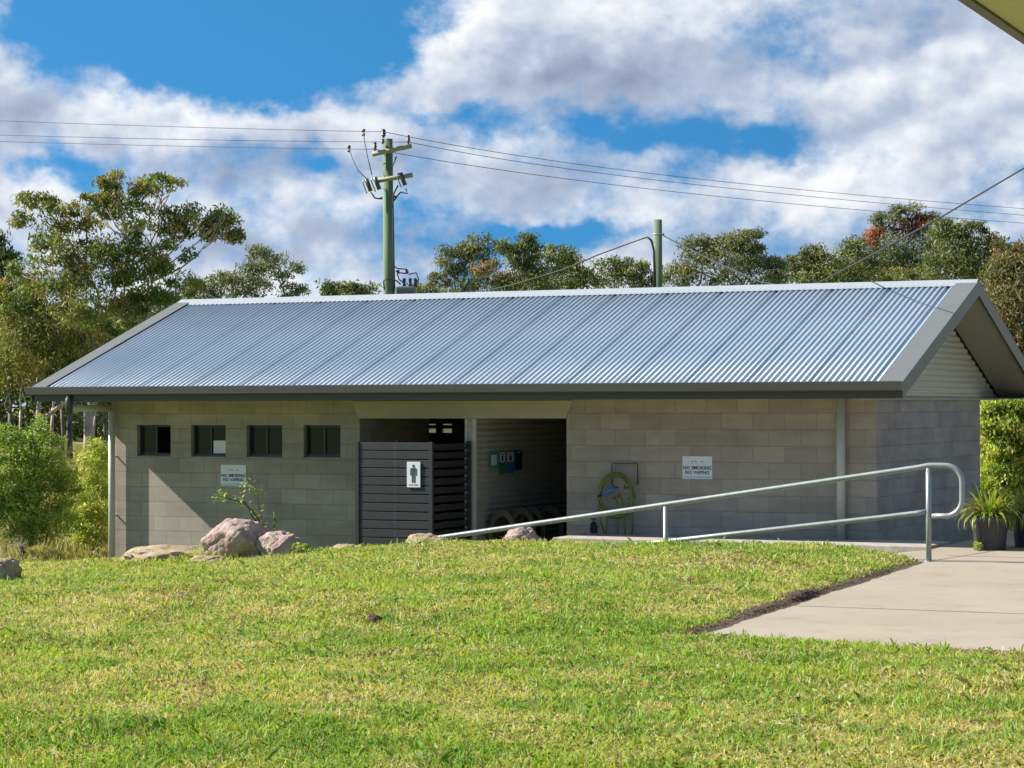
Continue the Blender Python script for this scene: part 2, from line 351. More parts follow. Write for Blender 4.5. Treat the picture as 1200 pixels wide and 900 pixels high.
# ------------------------------------------------------------------ slabs, ramp, soil edge
def slabs():
    b = MB()
    pts = [(slab_left(-11.25), -11.25), (13.5, -11.25), (13.5, 11.5), (.88, 11.5), (.88, -2.95), (slab_left(-2.95), -2.95)]
    b.prism(pts, lambda x, y: (x, y, -.14), lambda x, y: (x, y, 0)); o = b.build('path', MAT['concrete'], m=BM, bevel=.006); tag(o, kind='structure')
    j = MB()   # saw-cut joints: thin dark sheets above the slab
    j.box(slab_left(-8.6)+.01, -8.61, .003, 13, -8.604, .005); j.box(1.36, -2.06, .003, 13, -2.05, .0045)
    j.add([(slab_left(-3)+.06, -2.9, .004), (slab_left(-3)+.075, -2.9, .004), (1.955, 1.6, .004), (1.94, 1.6, .004)], [(0, 1, 2, 3)])
    tag(j.build('path_joints', MAT['soil'], m=BM), kind='structure')
    b = MB(); b.box(-3.72, -1.05, -.75, .877, -.004, .035); tag(b.build('path_beside_wall', MAT['kerb'], m=BM, bevel=.012), kind='structure')
    b = MB()
    top = [(.875, 0), (-4.9, -.66), (-9, -.655)]
    for (xa, za), (xb, zb) in zip(top[:-1], top[1:]):
        y0, y1 = -2.98, -1.054 if xb > -5 else -.3
        b.add([(xa, y0, za-.006), (xb, y0, zb-.006), (xb, y1, zb-.006), (xa, y1, za-.006), (xa, y0, -1.2), (xb, y0, -1.2), (xb, y1, -1.2), (xa, y1, -1.2)],
              [(0, 3, 2, 1), (4, 5, 6, 7), (0, 1, 5, 4), (3, 7, 6, 2), (1, 2, 6, 5), (0, 4, 7, 3)])
    tag(b.build('ramp', MAT['concrete'], m=BM), kind='structure')
    # crumbling soil lip along the slab edge
    n = 820; ys_ = np.linspace(-11.32, -3.1, n+1); rgs = np.random.default_rng(77); vs = []
    prof = [(.035, .0), (.012, .12), (-.004, .35), (-.02, .6), (-.035, .85), (-.07, 1.0), (-.12, 1.02), (-.22, .8)]
    for i, y in enumerate(ys_):
        sl = slab_left(y); zt = float(ground_z(sl-.16, y))+.012; taper = min(1, (n-i)/420+.1, (i+20)/60)*(.45+.85*float(vnoise(y, 8.5, 1.4, 9)))
        wob = .05*(float(vnoise(y, 1.5, 2.2, 5))-.5)+.04*(float(vnoise(y, 3.5, 7, 6))-.5); zt = max(zt*.8, .02)*taper
        for a, h in prof: vs.append((sl+a+wob*(1-.3*h)+rgs.uniform(-.010, .010), y, .002+zt*h*(1+.25*(float(vnoise(y, a*9, 11, 7))-.5))+rgs.uniform(-.004, .004)*(h > 0)))
    k_ = len(prof); fs = [(i*k_+k, (i+1)*k_+k, (i+1)*k_+k+1, i*k_+k+1) for i in range(n) for k in range(k_-1)]
    b = MB(); b.add(vs, fs, False); tag(b.build('soil_edge', MAT['soil'], m=BM), kind='structure')
slabs()

# ------------------------------------------------------------------ the toilet block
XL, XR, YB = HX(131.5), 0.0, 5.15
OV = 1.02; GL, GR = .60, .62
EZ = HZ(1060, 447, OV)            # top of gutter
SZ = HZ(1060, 466.5, OV)          # underside of eave
def solve_ridge():
    yc = (YB)/2; o = BMI @ Vector((0, 0, CAMZ)); out = []
    for px, py in ((1146, 330), (213, 354)):
        r = BMI.to_3x3() @ ray(px, py); t = (yc-o.y)/r.y; out.append(o + r*t)
    return out
rr, rl = solve_ridge(); RZ = (rr.z+rl.z)/2; YC = YB/2
print('XL', XL, 'EZ', EZ, 'SZ', SZ, 'RZ', RZ, 'ridge ends', rr, rl, 'eave L', HX(36, OV, 455), 'eave R', HX(1060, OV, 450))
XE0, XE1 = (rl.x+HX(36, OV, 455))/2, (rr.x+HX(1061, OV, 450))/2
YF, YK = -OV, YB+OV
SLOPE = (RZ-EZ)/(YC-YF)
def rz(y): return RZ - SLOPE*abs(y-YC)
bld = empty('toilet_block', 'long grey concrete block toilet building under a low blue grey corrugated gable roof', 'building', m=BM)
def building():
    T = .19; zt = SZ+.02; zb = -1.0
    wins = [(160.5, 200), (224, 264.5), (289, 330.7), (355.8, 399)]
    wz0, wz1 = .965, 1.375
    xo0, xo1 = HX(421.5), HX(664)      # opening
    zo = HZ(545, 490)
    bx0, bx1, bz0, bz1 = hit(495.5, 500, -4.96).x, hit(530, 500, -4.96).x, hit(512, 509.5, -4.96).z, hit(512, 494.5, -4.96).z
    w = MB()
    w.box(XL, 0, zb, xo0, T, wz0-.035)
    edges = [XL] + [HX(p) for ab in wins for p in ab] + [xo0]
    for a, b in zip(edges[0::2], edges[1::2]): w.box(a, 0, wz0-.035, b, T, wz1)
    w.box(XL, 0, wz1, xo0, T, zt)
    w.box(xo1, 0, zb, XR, T, zt); w.box(xo0, 0, zo, xo1, T, zt)
    w.box(XL, YB-T, zb, bx0, YB, zt); w.box(bx1, YB-T, zb, XR, YB, zt); w.box(bx0, YB-T, zb, bx1, YB, bz0); w.box(bx0, YB-T, bz1, bx1, YB, zt)
    w.build('wall', MAT['blockx'], bld)
    w = MB(); w.box(XR+.0005, 0.001, zb, XR+.003, YB-.001, zt)
    w.box(XR-T, T, zb, XR-.0, YB-T, zt); w.box(XL, T, zb, XL+T, YB-T, zt); w.box(XL-.003, .001, zb, XL-.0005, YB-.001, zt)
    w.box(xo0-T, T, zb, xo0, 2.0, zt)                        # room wall behind the screened entry
    w.box(xo1, T, zb, xo1+T, YB-T, zt)
    w.build('end_wall', MAT['blocky'], bld)
    f = MB(); f.box(XL+.02, .02, -.9, XR-.02, YB-.02, -.66); f.build('floor', MAT['floor'], bld)
    c = MB(); c.box(XL+.02, T+.002, zt-.06, XR-.02, YB-T-.002, zt-.02); c.build('ceiling', MAT['soffit'], bld)
    # windows
    for i, (a, b) in enumerate(wins):
        x0, x1 = HX(a), HX(b); fr = MB(); t = .028; y0, y1 = .075, .125
        fr.box(x0, y0, wz0, x0+t, y1, wz1); fr.box(x1-t, y0, wz0, x1, y1, wz1); fr.box(x0+t, y0, wz0, x1-t, y1, wz0+t); fr.box(x0+t, y0, wz1-t, x1-t, y1, wz1)
        xm = (x0+x1)/2; fr.box(xm-.016, y0-.008, wz0+t, xm+.016, y1, wz1-t)
        g1 = MB(); g1.box(x0+t, .10, wz0+t, xm-.016, .106, wz1-t); g2 = MB(); g2.box(xm+.016, .088, wz0+t, x1-t, .094, wz1-t)
        wo = fr.build('window', MAT['winframe'], bld)
        g1.build('pane', MAT['glass'], wo)
        if i: g2.build('pane', MAT['glass'], wo)
        if i == 1:
            q = MB(); q.box(xm+.03, .083, wz0+t, x1-t-.002, .087, wz0+.20); q.build('paper', MAT['white'], wo)
        s = MB(); s.add([(x0, -.012, wz0-.034), (x1, -.012, wz0-.034), (x1, T, wz0-.034), (x0, T, wz0-.034), (x0, -.012, wz0-.02), (x1, -.012, wz0-.02), (x1, .08, wz0-.001), (x0, .08, wz0-.001)],
                        [(0, 3, 2, 1), (4, 5, 6, 7), (0, 1, 5, 4), (2, 3, 7, 6), (0, 4, 7, 3), (1, 2, 6, 5)]); s.build('sill', MAT['kerb'], wo)
    # trapezoid header panel
    h = MB(); pts = [(HX(421.5), zo-.004), (HX(663.5), zo-.004), (HX(672.5), zt-.03), (HX(412.5), zt-.03)]
    h.prism(pts, lambda x, z: (x, -.024, z), lambda x, z: (x, -.003, z)); h.build('header_panel', MAT['soffit'], bld, bevel=.003)
    # partition with corrugated lining seen through the right opening
    xp = HX(557)
    p = MB(); p.box(HX(549.5), .012, -.7, xp-.02, 3.4, zo); p.build('partition', MAT['blocky'], bld)
    corr(bld, 'corrugated_lining', MAT['cladin'], xp-.004, .03, 3.6, -.66, zo-.002)
    e = MB(); e.box(xp-.035, -.008, -.68, xp+.012, .028, zo-.005); e.build('door_post', MAT['pipe'], bld, bevel=.003)
    e = MB(); e.box(HX(545), -.006, -.68, HX(545)+.03, .06, zo-.005); e.build('door_post', MAT['pipe'], bld, bevel=.003)
    n = 40
    vs = []; xa, xb = HX(545)+.03, xp-.036
    for i in range(n*4+1):
        z = -.66+(zo+.65)*i/(n*4); d = .008*math.cos(2*math.pi*z/.076); vs += [(xa, .004+d, z), (xb, .004+d, z)]
    e = MB(); e.add(vs, [(2*i, 2*i+1, 2*i+3, 2*i+2) for i in range(n*4)], True); e.build('corrugated_infill', MAT['cladin'], bld)
    # rear window of the left room seen above the screen
    fr = MB(); y0, y1 = YB-.15, YB-.09; zm = bz0+(bz1-bz0)*.62; xm = (bx0+bx1)/2
    fr.box(bx0, y0, bz0, bx1, y1, bz0+.03); fr.box(bx0, y0, bz1-.03, bx1, y1, bz1); fr.box(bx0, y0+.002, zm-.028, bx1, y1-.002, zm+.028)
    for x in (bx0, xm-.05, bx1-.03): fr.box(x, y0+.004, bz0+.03, x+(.10 if x == xm-.05 else .03), y1-.004, bz1-.03)
    wo = fr.build('window', MAT['winframe'], bld)
    p = MB(); p.box(bx0+.01, YB-.088, bz0+.01, bx1-.01, YB-.082, bz1-.01); p.build('pane', MAT['frost'], wo)
    # eaves
    u = MB(); u.box(XE0+.03, YF+.02, SZ, XE1-GR-.0+.0, -.002, SZ+.012); u.box(XE0+.03, YB+.002, SZ, XE1-.03, YK-.02, SZ+.012)
    u.build('eave_lining', MAT['soffit'], bld)
    g = MB()   # gutter: quad profile run along each eave
    prof = [(0, 0), (-.115, 0), (-.125, .012), (-.125, .105), (-.112, .112), (-.105, .105), (0, .105)]
    gm = EZ-.105
    for sgn, y in ((1, YF), (-1, YK)):
        b = MB(); b.prism([(a*sgn+y, z+gm) for a, z in prof], lambda a, z: (XE0-.03, a, z), lambda a, z: (XE1+.004, a, z)); b.build('gutter', MAT['trim'], bld)
        b = MB(); b.box(XE0+.06, min(y-.045*sgn, y-.001*sgn), SZ-.004, XE1-.002, max(y-.045*sgn, y-.001*sgn), gm-.001); b.build('fascia', MAT['trim'], bld)
    # roof sheets
    def sheet(sgn):
        per = .0762; x0, x1 = XE0+.20, XE1-.24; n = int((x1-x0)/per*8); xs = np.linspace(x0, x1, n+1)
        amp = .0115*np.cos(2*np.pi*(xs-x0)/per)
        ph = ((xs-x0) % .762)/.762; amp = amp - np.where(ph < .05, .016, 0)
        ys = np.linspace(YF-.05, YC, 3) if sgn > 0 else np.linspace(YK+.05, YC, 3)
        V = np.array([(x, y, RZ-SLOPE*abs(y-YC)+a-.006) for y in ys for x, a in zip(xs, amp)]); m = n+1
        i = (np.arange(2)[:, None]*m+np.arange(n)[None]).ravel(); F = np.stack([i, i+1, i+m+1, i+m], -1)
        if sgn < 0: F = F[:, ::-1]
        o = fast_mesh('roof_sheeting', V, F, MAT['roof'], parent=bld, smooth=True)
        so = o.modifiers.new('s', 'SOLIDIFY'); so.thickness = .004; so.offset = -1
    sheet(1); sheet(-1)
    # gable-end cappings, barge boards, sloped linings
    def sl(y, dz=0): return RZ-SLOPE*abs(y-YC)+dz
    ya, yb = YF-.055, YK+.055
    for x0, x1, xo in ((XE0, XE0+.235, XE0), (XE1-.27, XE1, XE1)):
        c = MB(); 
        c.prism([(ya, sl(ya, .014)), (YC, RZ+.014), (yb, sl(yb, .014)), (yb, sl(yb, .02)), (YC, RZ+.02), (ya, sl(ya, .02))], lambda y, z: (x0, y, z), lambda y, z: (x1, y, z))
        c.build('barge_capping', MAT['barge'], bld)
        s = 1 if xo == XE1 else -1
        c = MB(); d0, d1 = (xo-.03, xo) if s > 0 else (xo, xo+.03); dd = .175
        c.prism([(ya, sl(ya, .012)), (ya, sl(ya)-dd), (YF+.12, sl(YF+.12)-dd), (YC, RZ-dd*1.02), (YK-.12, sl(YK-.12)-dd), (yb, sl(yb)-dd), (yb, sl(yb, .012)), (YC, RZ+.012)], lambda y, z: (d0, y, z), lambda y, z: (d1, y, z))
        c.build('barge_board', MAT['trim'], bld, bevel=.004)
        e0, e1 = (XR+.03, xo-.031) if s > 0 else (xo+.031, XL-.01)
        c = MB(); c.prism([(YF+.03, sl(YF+.03)-dd+.02), (YC, RZ-dd+.03), (YK-.03, sl(YK-.03)-dd+.02), (YK-.03, sl(YK-.03)-dd+.035), (YC, RZ-dd+.045), (YF+.03, sl(YF+.03)-dd+.035)], lambda y, z: (e0, y, z), lambda y, z: (e1, y, z))
        c.build('verge_lining', MAT['soffit'], bld)
    for k, yy in ((1, YF), (-1, YK)):   # eave return behind the barge
        r = MB(); r.box(XR+.03, min(yy, yy+.05*k), SZ, XE1-.03, max(yy, yy+.05*k), gm); r.build('fascia', MAT['trim'], bld)
    # ridge cap with scalloped edge
    n = int((XE1-XE0)/.0762*4); vs = []; fs = []
    for side in (1, -1):
        base = len(vs)
        for i in range(n+1):
            x = XE0+.02+(XE1-XE0-.03)*i/n; ph = (x-(XE0+.2))/.0762*2*math.pi; sc = .5+.5*math.cos(ph)
            for j, (dy, dz) in enumerate(((0, .035), (.03, .03), (.135, .014))): 
                y = YC-side*dy; vs.append((x, y, RZ-SLOPE*dy+dz))
            dy = .152; vs.append((x, YC-side*dy, RZ-SLOPE*dy-.004+.010*sc))
        fs += [(base+4*i+k, base+4*(i+1)+k, base+4*(i+1)+k+1, base+4*i+k+1) for i in range(n) for k in range(3)]
    c = MB(); c.add(vs, fs, True); c.build('ridge_cap', MAT['ridge'], bld)
    # gable cladding (horizontal corrugations)
    for xg, s in ((XR+.012, 1), (XL-.012, -1)):
        z = SZ+.002; vs = []; k = 0
        while z < RZ-dd-.02:
            hw = (RZ-dd-.005-z)/SLOPE; hw0, hw1 = YC-hw, YC+hw; hw0 = max(hw0, YF+.06); hw1 = min(hw1, YK-.06)
            d = .011*math.cos(2*math.pi*z/.076)*s; vs += [(xg+d, hw0, z), (xg+d, hw1, z)]; z += .0095; k += 1
        c = MB(); c.add(vs, [(2*i, 2*i+1, 2*i+3, 2*i+2) for i in range(k-1)], True); c.build('gable_cladding', MAT['clad'], bld)
        b = MB(); b.box(min(xg, xg+s*.028), YF+.06, SZ-.014, max(xg, xg+s*.028), YK-.04, SZ+.010); b.build('gable_flashing', MAT['soffit'], bld)
    # downpipes
    xd = HX(985.5, .06); p = MB(); p.tube([(xd, -.06, -.02), (xd, -.06, SZ+.0)], .055, 20); p.build('downpipe', MAT['pipe'], bld)
    xq = HX(131, .09, 560); zh = HZ(110, 478.5, .5)
    p = MB(); p.tube([(xq, -.09, -.72), (xq, -.09, zh+.045)], .046, 20); p.tube([(xq, YF-.03, zh), (xq, -.135, zh)], .044, 16)
    for zz in (HZ(140, 535), HZ(140, 604)): p.tube([(xq, -.09, zz), (xq+.03, 0.01, zz)], .012, 8)
    p.build('downpipe', MAT['pipe'], bld)
    p = MB(); p.tube([(xq, YF-.06, gm+.02), (xq, YF-.06, zh-.08)], .05, 16); p.build('gutter_outlet', MAT['trim'], bld)
def corr(parent, name, mat, x, y0, y1, z0, z1):
    n = int((z1-z0)/.0095); vs = []
    for i in range(n+1):
        z = z0+(z1-z0)*i/n; d = .011*math.cos(2*math.pi*z/.076); vs += [(x+d, y0, z), (x+d, y1, z)]
    c = MB(); c.add(vs, [(2*i, 2*i+1, 2*i+3, 2*i+2) for i in range(n)], True); return c.build(name, mat, parent)
building()
PARTX = HX(557)

# ------------------------------------------------------------------ slatted privacy screen with sign
def screen():
    q = 1.146; x0, x1 = HX(416, q), HX(506, q); zt = HZ(460, 518.3, q); zb = -.66
    e = empty('privacy_screen', 'L shaped charcoal slatted privacy screen in front of the left doorway', 'screen', m=BM @ Matrix.Translation((x0, -q, zb)))
    H = zt-zb; Wd = x1-x0; D = q-.03
    for x, y in ((0, 0), (Wd-.045, 0), (Wd-.05, D-.05), (0, D-.05)):
        b = MB(); b.box(x, y, 0, x+.05, y+.05, H+.006); b.build('post', MAT['slat'], e)
    p = .1083; k = 0; z = H-.096
    while z > 0:
        b = MB(); b.box(.052, .012, z, Wd-.048, .030, z+.093); so = b.build('slat', MAT['slat'], e, bevel=.002)
        for dz in (.03, .065): dot = MB(); dot.tube([(Wd*.52, .0125, z+dz), (Wd*.52, .009, z+dz)], .005, 6); dot.build('screw', MAT['gal'], so)
        b = MB(); b.box(Wd-.030, .052, z, Wd-.012, D-.052, z+.072); so = b.build('side_slat', MAT['slat'], e, bevel=.002)
        dot = MB(); dot.tube([(Wd-.012, D-.16, z+.046), (Wd-.006, D-.16, z+.046)], .011, 8); dot.build('screw', MAT['gal'], so)
        z -= p
    b = MB(); b.box(Wd*.52-.03, .031, .02, Wd*.52+.03, .06, H-.02); b.build('rail', MAT['slat'], e)
    b = MB(); b.box(Wd-.01, D-.30, .34, Wd+.004, D-.10, .352); b.build('latch', MAT['gal'], e)
    # sign
    cx, cz = (HX(475.5, q+.012)+HX(493, q+.012))/2, (HZ(484, 541.5, q)+HZ(484, 571, q))/2
    s = empty('toilet_sign', 'small white sign with a standing figure symbol on the slatted screen', 'sign', m=BM @ Matrix.Translation((cx, -q-.012+.02, cz)))
    b = MB(); b.box(-.093, -.012, -.158, .093, -.004, .158); b.build('sign_plate', MAT['white'], s, bevel=.003)
    g = MB(); y0, y1 = -.0145, -.012
    def rect(a, c, d, f): g.box(a, y0, c, d, y1, f)
    g.prism([(.018*math.cos(t), .108+.018*math.sin(t)) for t in np.linspace(0, 2*math.pi, 16, endpoint=False)], lambda x, z: (x, y0, z), lambda x, z: (x, y1, z))
    g.prism([(-.045, .072), (-.03, .084), (.03, .084), (.045, .072), (.047, -.01), (.034, -.01), (.031, .055), (.027, .055), (.025, -.098), (.005, -.098), (.003, -.01), (-.003, -.01), (-.005, -.098), (-.025, -.098), (-.027, .055), (-.031, .055), (-.034, -.01), (-.047, -.01)],
            lambda x, z: (x, y0, z), lambda x, z: (x, y1, z))
    g.build('figure_symbol', MAT['ink'], s)
    text_mesh('MALE TOILET', .022, MAT['ink'], s, (0, -.0128, -.128))
screen()
def notice(px0, px1, py0, py1, label):
    x0, x1 = HX(px0, .01, 550), HX(px1, .01, 550); z1, z0 = HZ(px0, py0), HZ(px0, py1); W, H = x1-x0, z1-z0
    s = empty('no_smoking_sign', label, 'sign', 'white no smoking signs on the block wall', BM @ Matrix.Translation(((x0+x1)/2, -.001, (z0+z1)/2)))
    b = MB(); b.box(-W/2, -.006, -H/2, W/2, -.0, H/2); b.build('sign_plate', MAT['white'], s, bevel=.002)
    b = MB(); b.box(-W/2+.012, -.0068, -H/2+.012, W/2-.012, -.0064, -H/2+.03); b.build('blue_strip', MAT['bluew'], s)
    text_mesh('NO SMOKING', W*.15, MAT['ink'], s, (0, -.0075, -.005), bold=.0014); text_mesh('NO VAPING', W*.15, MAT['ink'], s, (0, -.0075, -.062), bold=.0014)
    for a, c, w_, h_ in ((-.062, .070, .032, .014), (-.026, .078, .014, .026), (-.012, .070, .012, .02), (.055, .070, .04, .012), (.078, .076, .008, .016)):
        b = MB(); b.prism([(a+w_/2*math.cos(t), c+h_/2*math.sin(t)) for t in np.linspace(0, 2*math.pi, 10, endpoint=False)], lambda x, z: (x, -.0078, z), lambda x, z: (x, -.0062, z)); b.build('emblem', MAT['olive'], s)
notice(258.5, 288, 544.5, 569, 'white no smoking sign below the small windows, above the pink boulders')
notice(799.5, 834.5, 534.5, 561, 'white no smoking sign on the wall right of the coiled green hose')

# ------------------------------------------------------------------ inside the doorway
def posters():
    def wall_y(px, py=540):   # depth along the lining x=PARTX for a pixel
        o = BMI @ Vector((0, 0, CAMZ)); r = BMI.to_3x3() @ ray(px, py); p = o + r*((PARTX+.012-o.x)/r.x); return p
    spec = [(572.5, 584, 530, 549, 'teal', 'teal framed notice, leftmost on the corrugated wall inside the doorway'),
            (584.5, 592, 529, 556, 'green', 'tall green and white poster on the corrugated wall inside the doorway'),
            (593, 602, 529, 555, 'blue', 'blue and white poster beside the green one inside the doorway'),
            (603, 612, 528, 551, 'navy', 'dark navy poster, rightmost of the row inside the doorway')]
    for a, b_, c, d, mt, lab in spec:
        p0, p1 = wall_y(a, c), wall_y(b_, d); y0, y1 = p0.y, p1.y; z1, z0 = p0.z, wall_y(a, d).z
        e = empty('poster', lab, 'poster', 'posters on the corrugated wall inside the doorway', BM @ Matrix.Translation((PARTX+.014, (y0+y1)/2, (z0+z1)/2)))
        h = (y1-y0)/2-.006; v = (z1-z0)/2
        b = MB(); b.box(0, -h, -v, .004, h, v); b.build('sheet', MAT[mt], e)
        b = MB()
        if mt == 'teal': b.box(.0044, -h*.6, -v*.65, .0055, h*.6, v*.65)
        elif mt == 'navy': b.box(.0044, -h*.5, v*.75, .0055, h*.5, v*.88)
        else: b.box(.0044, -h*.8, v*.05, .0055, h*.8, v*.9)
        b.build('print', MAT['white' if mt != 'navy' else 'bluew'], e)
        if mt in ('green', 'blue'):
            b = MB(); b.box(.0058, -h*.35, v*.15, .0065, h*.35, v*.6); b.box(.0058, -h*.6, v*.68, .0065, h*.6, v*.78); b.build('picture', MAT['ink'], e)
posters()
def seats():
    # two moulded seats in the passage and a basin with chrome taps further back
    for k, (px, py, q, lab) in enumerate(((590, 630, -.55, 'tan moulded seat with curved ends inside the doorway, nearer one'), (616, 622, -1.45, 'tan moulded seat with curved ends inside the doorway, further back'))):
        c = hit(px, py, q); e = empty('curved_seat', lab, 'seat', 'moulded seats inside the doorway', BM @ Matrix.Translation((PARTX+.27, -q, -.66)))
        for sx in (-1, 1):
            b = MB(); pts = [(.20*math.cos(t), .62+.34*math.sin(t)) for t in np.linspace(0, math.pi, 14)] + [(-.20, 0), (-.14, 0)] + [(.14*math.cos(t), .60+.27*math.sin(t)) for t in np.linspace(math.pi, 0, 12)] + [(.14, 0), (.20, 0)]
            y0 = sx*.30-.03; b.prism(pts, lambda x, z: (x, y0, z), lambda x, z: (x, y0+.06, z)); b.build('end_frame', MAT['bench'], e, bevel=.008)
        b = MB(); b.box(-.16, -.27, .44, .16, .27, .50); b.build('seat', MAT['black'], e, bevel=.01)
        b = MB(); b.box(-.18, -.27, .52, -.14, .27, .90); b.build('backrest', MAT['bench'], e, bevel=.01)
    e = empty('wash_basin', 'steel wash basin with two chrome taps in the dark doorway', 'basin', m=BM @ Matrix.Translation((HX(664)-.45, 1.7, .14)))
    b = MB(); n = 24; vs = []
    for r, z in ((.10, -.16), (.20, -.12), (.27, 0), (.29, .0), (.29, -.03), (.22, -.15)): vs += [(r*math.cos(2*math.pi*i/n), .8*r*math.sin(2*math.pi*i/n), z) for i in range(n)]
    b.add(vs, [(j*n+i, j*n+(i+1) % n, (j+1)*n+(i+1) % n, (j+1)*n+i) for j in range(5) for i in range(n)] + [tuple(range(n))], True); b.build('bowl', MAT['porcelain'], e)
    for x in (-.14, .14):
        t = MB(); t.tube([(x, .18, 0), (x, .18, .12), (x, .14, .16), (x, .08, .16), (x, .05, .13)], .012, 10); t.tube([(x-.04, .18, .135), (x+.04, .18, .135)], .008, 8); t.build('tap', MAT['gal'], e)
    b = MB(); b.box(-.05, .0, -.8, .05, .08, -.1); b.build('pedestal', MAT['porcelain'], e)
    p = BM @ Matrix.Translation((HX(664)-.012, .32, HZ(660, 559)))
    e = empty('paper_towel_dispenser', 'small pale box on the right side of the doorway', 'dispenser', m=p)
    b = MB(); b.box(-.09, -.07, -.09, 0, .07, .09); b.build('case', MAT['pipe'], e, bevel=.01); b = MB(); b.box(-.08, -.05, -.1, -.02, .05, -.09); b.build('slot', MAT['black'], e)
seats()

# ------------------------------------------------------------------ hose on its hanger
def hose():
    c = hit(726, 577); e = empty('hose_hanger', 'thin wire hanger on the wall behind the coiled green hose', 'hanger', m=BM @ Matrix.Translation((c.x, 0, c.z)))
    x0, x1 = HX(717, .03)-c.x, HX(747, .03)-c.x; zt = HZ(730, 543)-c.z
    b = MB(); b.tube([(x0, -.03, .1), (x0, -.03, zt), (x1, -.03, zt), (x1, -.03, .1)], .008, 6); b.build('wire_frame', MAT['trim'], e)
    b = MB(); b.tube([(-.03, 0, .06), (-.03, -.13, .06), (-.03, -.14, .10)], .010, 6); b.tube([(.12, 0, .06), (.12, -.13, .06), (.12, -.14, .10)], .010, 6); b.build('hook', MAT['trim'], e)
    h = empty('garden_hose', 'lime green garden hose coiled on the wall with blue spray nozzle', 'hose', m=BM @ Matrix.Translation((c.x, -.07, c.z)))
    path = []
    for i in range(6*28+1):
        t = 2*math.pi*i/28; turn = i/28
        rx = .195+.012*math.sin(turn*2.3)+.007*turn; rzz = .235+.014*math.cos(turn*1.7)+.008*turn
        path.append((rx*math.cos(t)+.01*math.sin(3*t+turn), -.03-.012*(turn % 3)+.01*math.sin(5*t), rzz*math.sin(t)-.03))
    b = MB(); b.tube(path, .0125, 8); b.build('coil', MAT['hose'], h)
    for xs, xe, ztop in ((-.02, .02, -.05), (.05, .13, -.02), (.19, .21, -.05), (-.13, -.15, -.2)):
        b = MB(); b.tube([(xs-.03, -.03, ztop-.03), (xs-.01, -.04, ztop), (xs+.03, -.05, ztop-.06), ((xs+xe)/2+.02, -.05, -.35), (xe, -.05, -.64)], .0115, 8); b.build('strand', MAT['hose'], h)
    n0 = Vector((HX(721, .12)-c.x, -.05, HZ(721, 571)-c.z)); n1 = Vector((HX(706, .12)-c.x, -.06, HZ(706, 579)-c.z))
    b = MB(); b.tube([n0, n0.lerp(n1, .3), n0.lerp(n1, .8), n1], [.018, .032, .026, .02], 12); b.build('nozzle', MAT['bluepl'], h)
    b = MB(); d = (n1-n0).normalized(); b.tube([n1, n1+d*.06], .018, 10); b.build('nozzle_tip', MAT['black'], h)
    b = MB(); b.tube([n1+d*.03, n1+d*.04+Vector((-.02, 0, -.12)), n1+Vector((-.02, .01, -.35)), n1+Vector((.06, .01, -.60))], .011, 8); b.build('strand', MAT['hose'], h)
    t = empty('wall_tap', 'black tap low on the wall below the blue hose nozzle', 'tap', m=BM @ Matrix.Translation((HX(697), 0, HZ(697, 615))))
    b = MB(); b.tube([(0, 0, .02), (0, -.09, .02), (0, -.12, -.05)], .018, 10); b.build('spout', MAT['black'], t)
    b = MB(); b.tube([(0, -.06, .02), (0, -.06, .07)], .010, 8); b.box(-.04, -.07, .07, .04, -.05, .085); b.build('handle', MAT['black'], t)
    b = MB(); b.box(-.05, -.03, -.12, .03, -.002, .0); b.build('tap_box', MAT['black'], t)
hose()

# ------------------------------------------------------------------ handrail
def handrail():
    q = 2.985; P = lambda px, py: hit(px, py, q)
    a = P(1088, 546); base = P(1088, 658); m = P(780, 590); e_ = P(512, 630.5); b1 = P(1086, 600); b2 = P(800, 632)
    slope = (a.z-e_.z)/(a.x-e_.x); rr_ = .028
    h = empty('handrail', 'galvanised pipe handrail with rounded end sloping down beside the ramp', 'handrail', m=BM @ Matrix.Translation((a.x, -q, 0)))
    ox = a.x
    zt = lambda x: a.z+(x)*slope            # x relative to the top post
    xe = e_.x-ox
    drop = a.z-b1.z
    def arc(cx, cz, r0, t0, t1, n=8): return [(cx+r0*math.cos(t), 0, cz+r0*math.sin(t)) for t in np.linspace(t0, t1, n)]
    xr = HX(1130.5, q, 575)-ox-rr_; r0 = .17
    path = [(xe-.10, 0, zt(xe)-.06), (xe-.03, 0, zt(xe)-.006), (xe+.04, 0, zt(xe+.04)), (-.10, 0, zt(-.10)-.0), (.0, 0, a.z+.006), (.06, 0, a.z+.007)]
    path += arc(xr-r0, a.z+.007-r0, r0, math.pi/2, 0) + arc(xr-r0, a.z+.007-drop-.045+r0, r0, 0, -math.pi/2) + [(.035, 0, a.z-drop-.038)]
    b = MB(); b.tube(path, rr_, 14); b.build('top_rail', MAT['gal'], h)
    b = MB(); b.tube([(-.02, 0, b1.z+.004), (-.12, 0, b1.z-.012)] + [(x, 0, b1.z+x*(b1.z-b2.z)/(b1.x-b2.x)) for x in (-.5, -2, xe+.6)], rr_*.93, 14); b.build('mid_rail', MAT['gal'], h)
    for x in (0, m.x-ox):
        b = MB(); zf = 0 if x == 0 else zt(x)-1.02
        b.tube([(x, 0, zf-.0), (x, 0, zt(x)-.02)], rr_, 14); b.build('post', MAT['gal'], h)
        b = MB(); b.tube([(x, 0, zf-.002), (x, 0, zf+.008)], .055, 16); b.build('base_flange', MAT['gal'], h)
handrail()

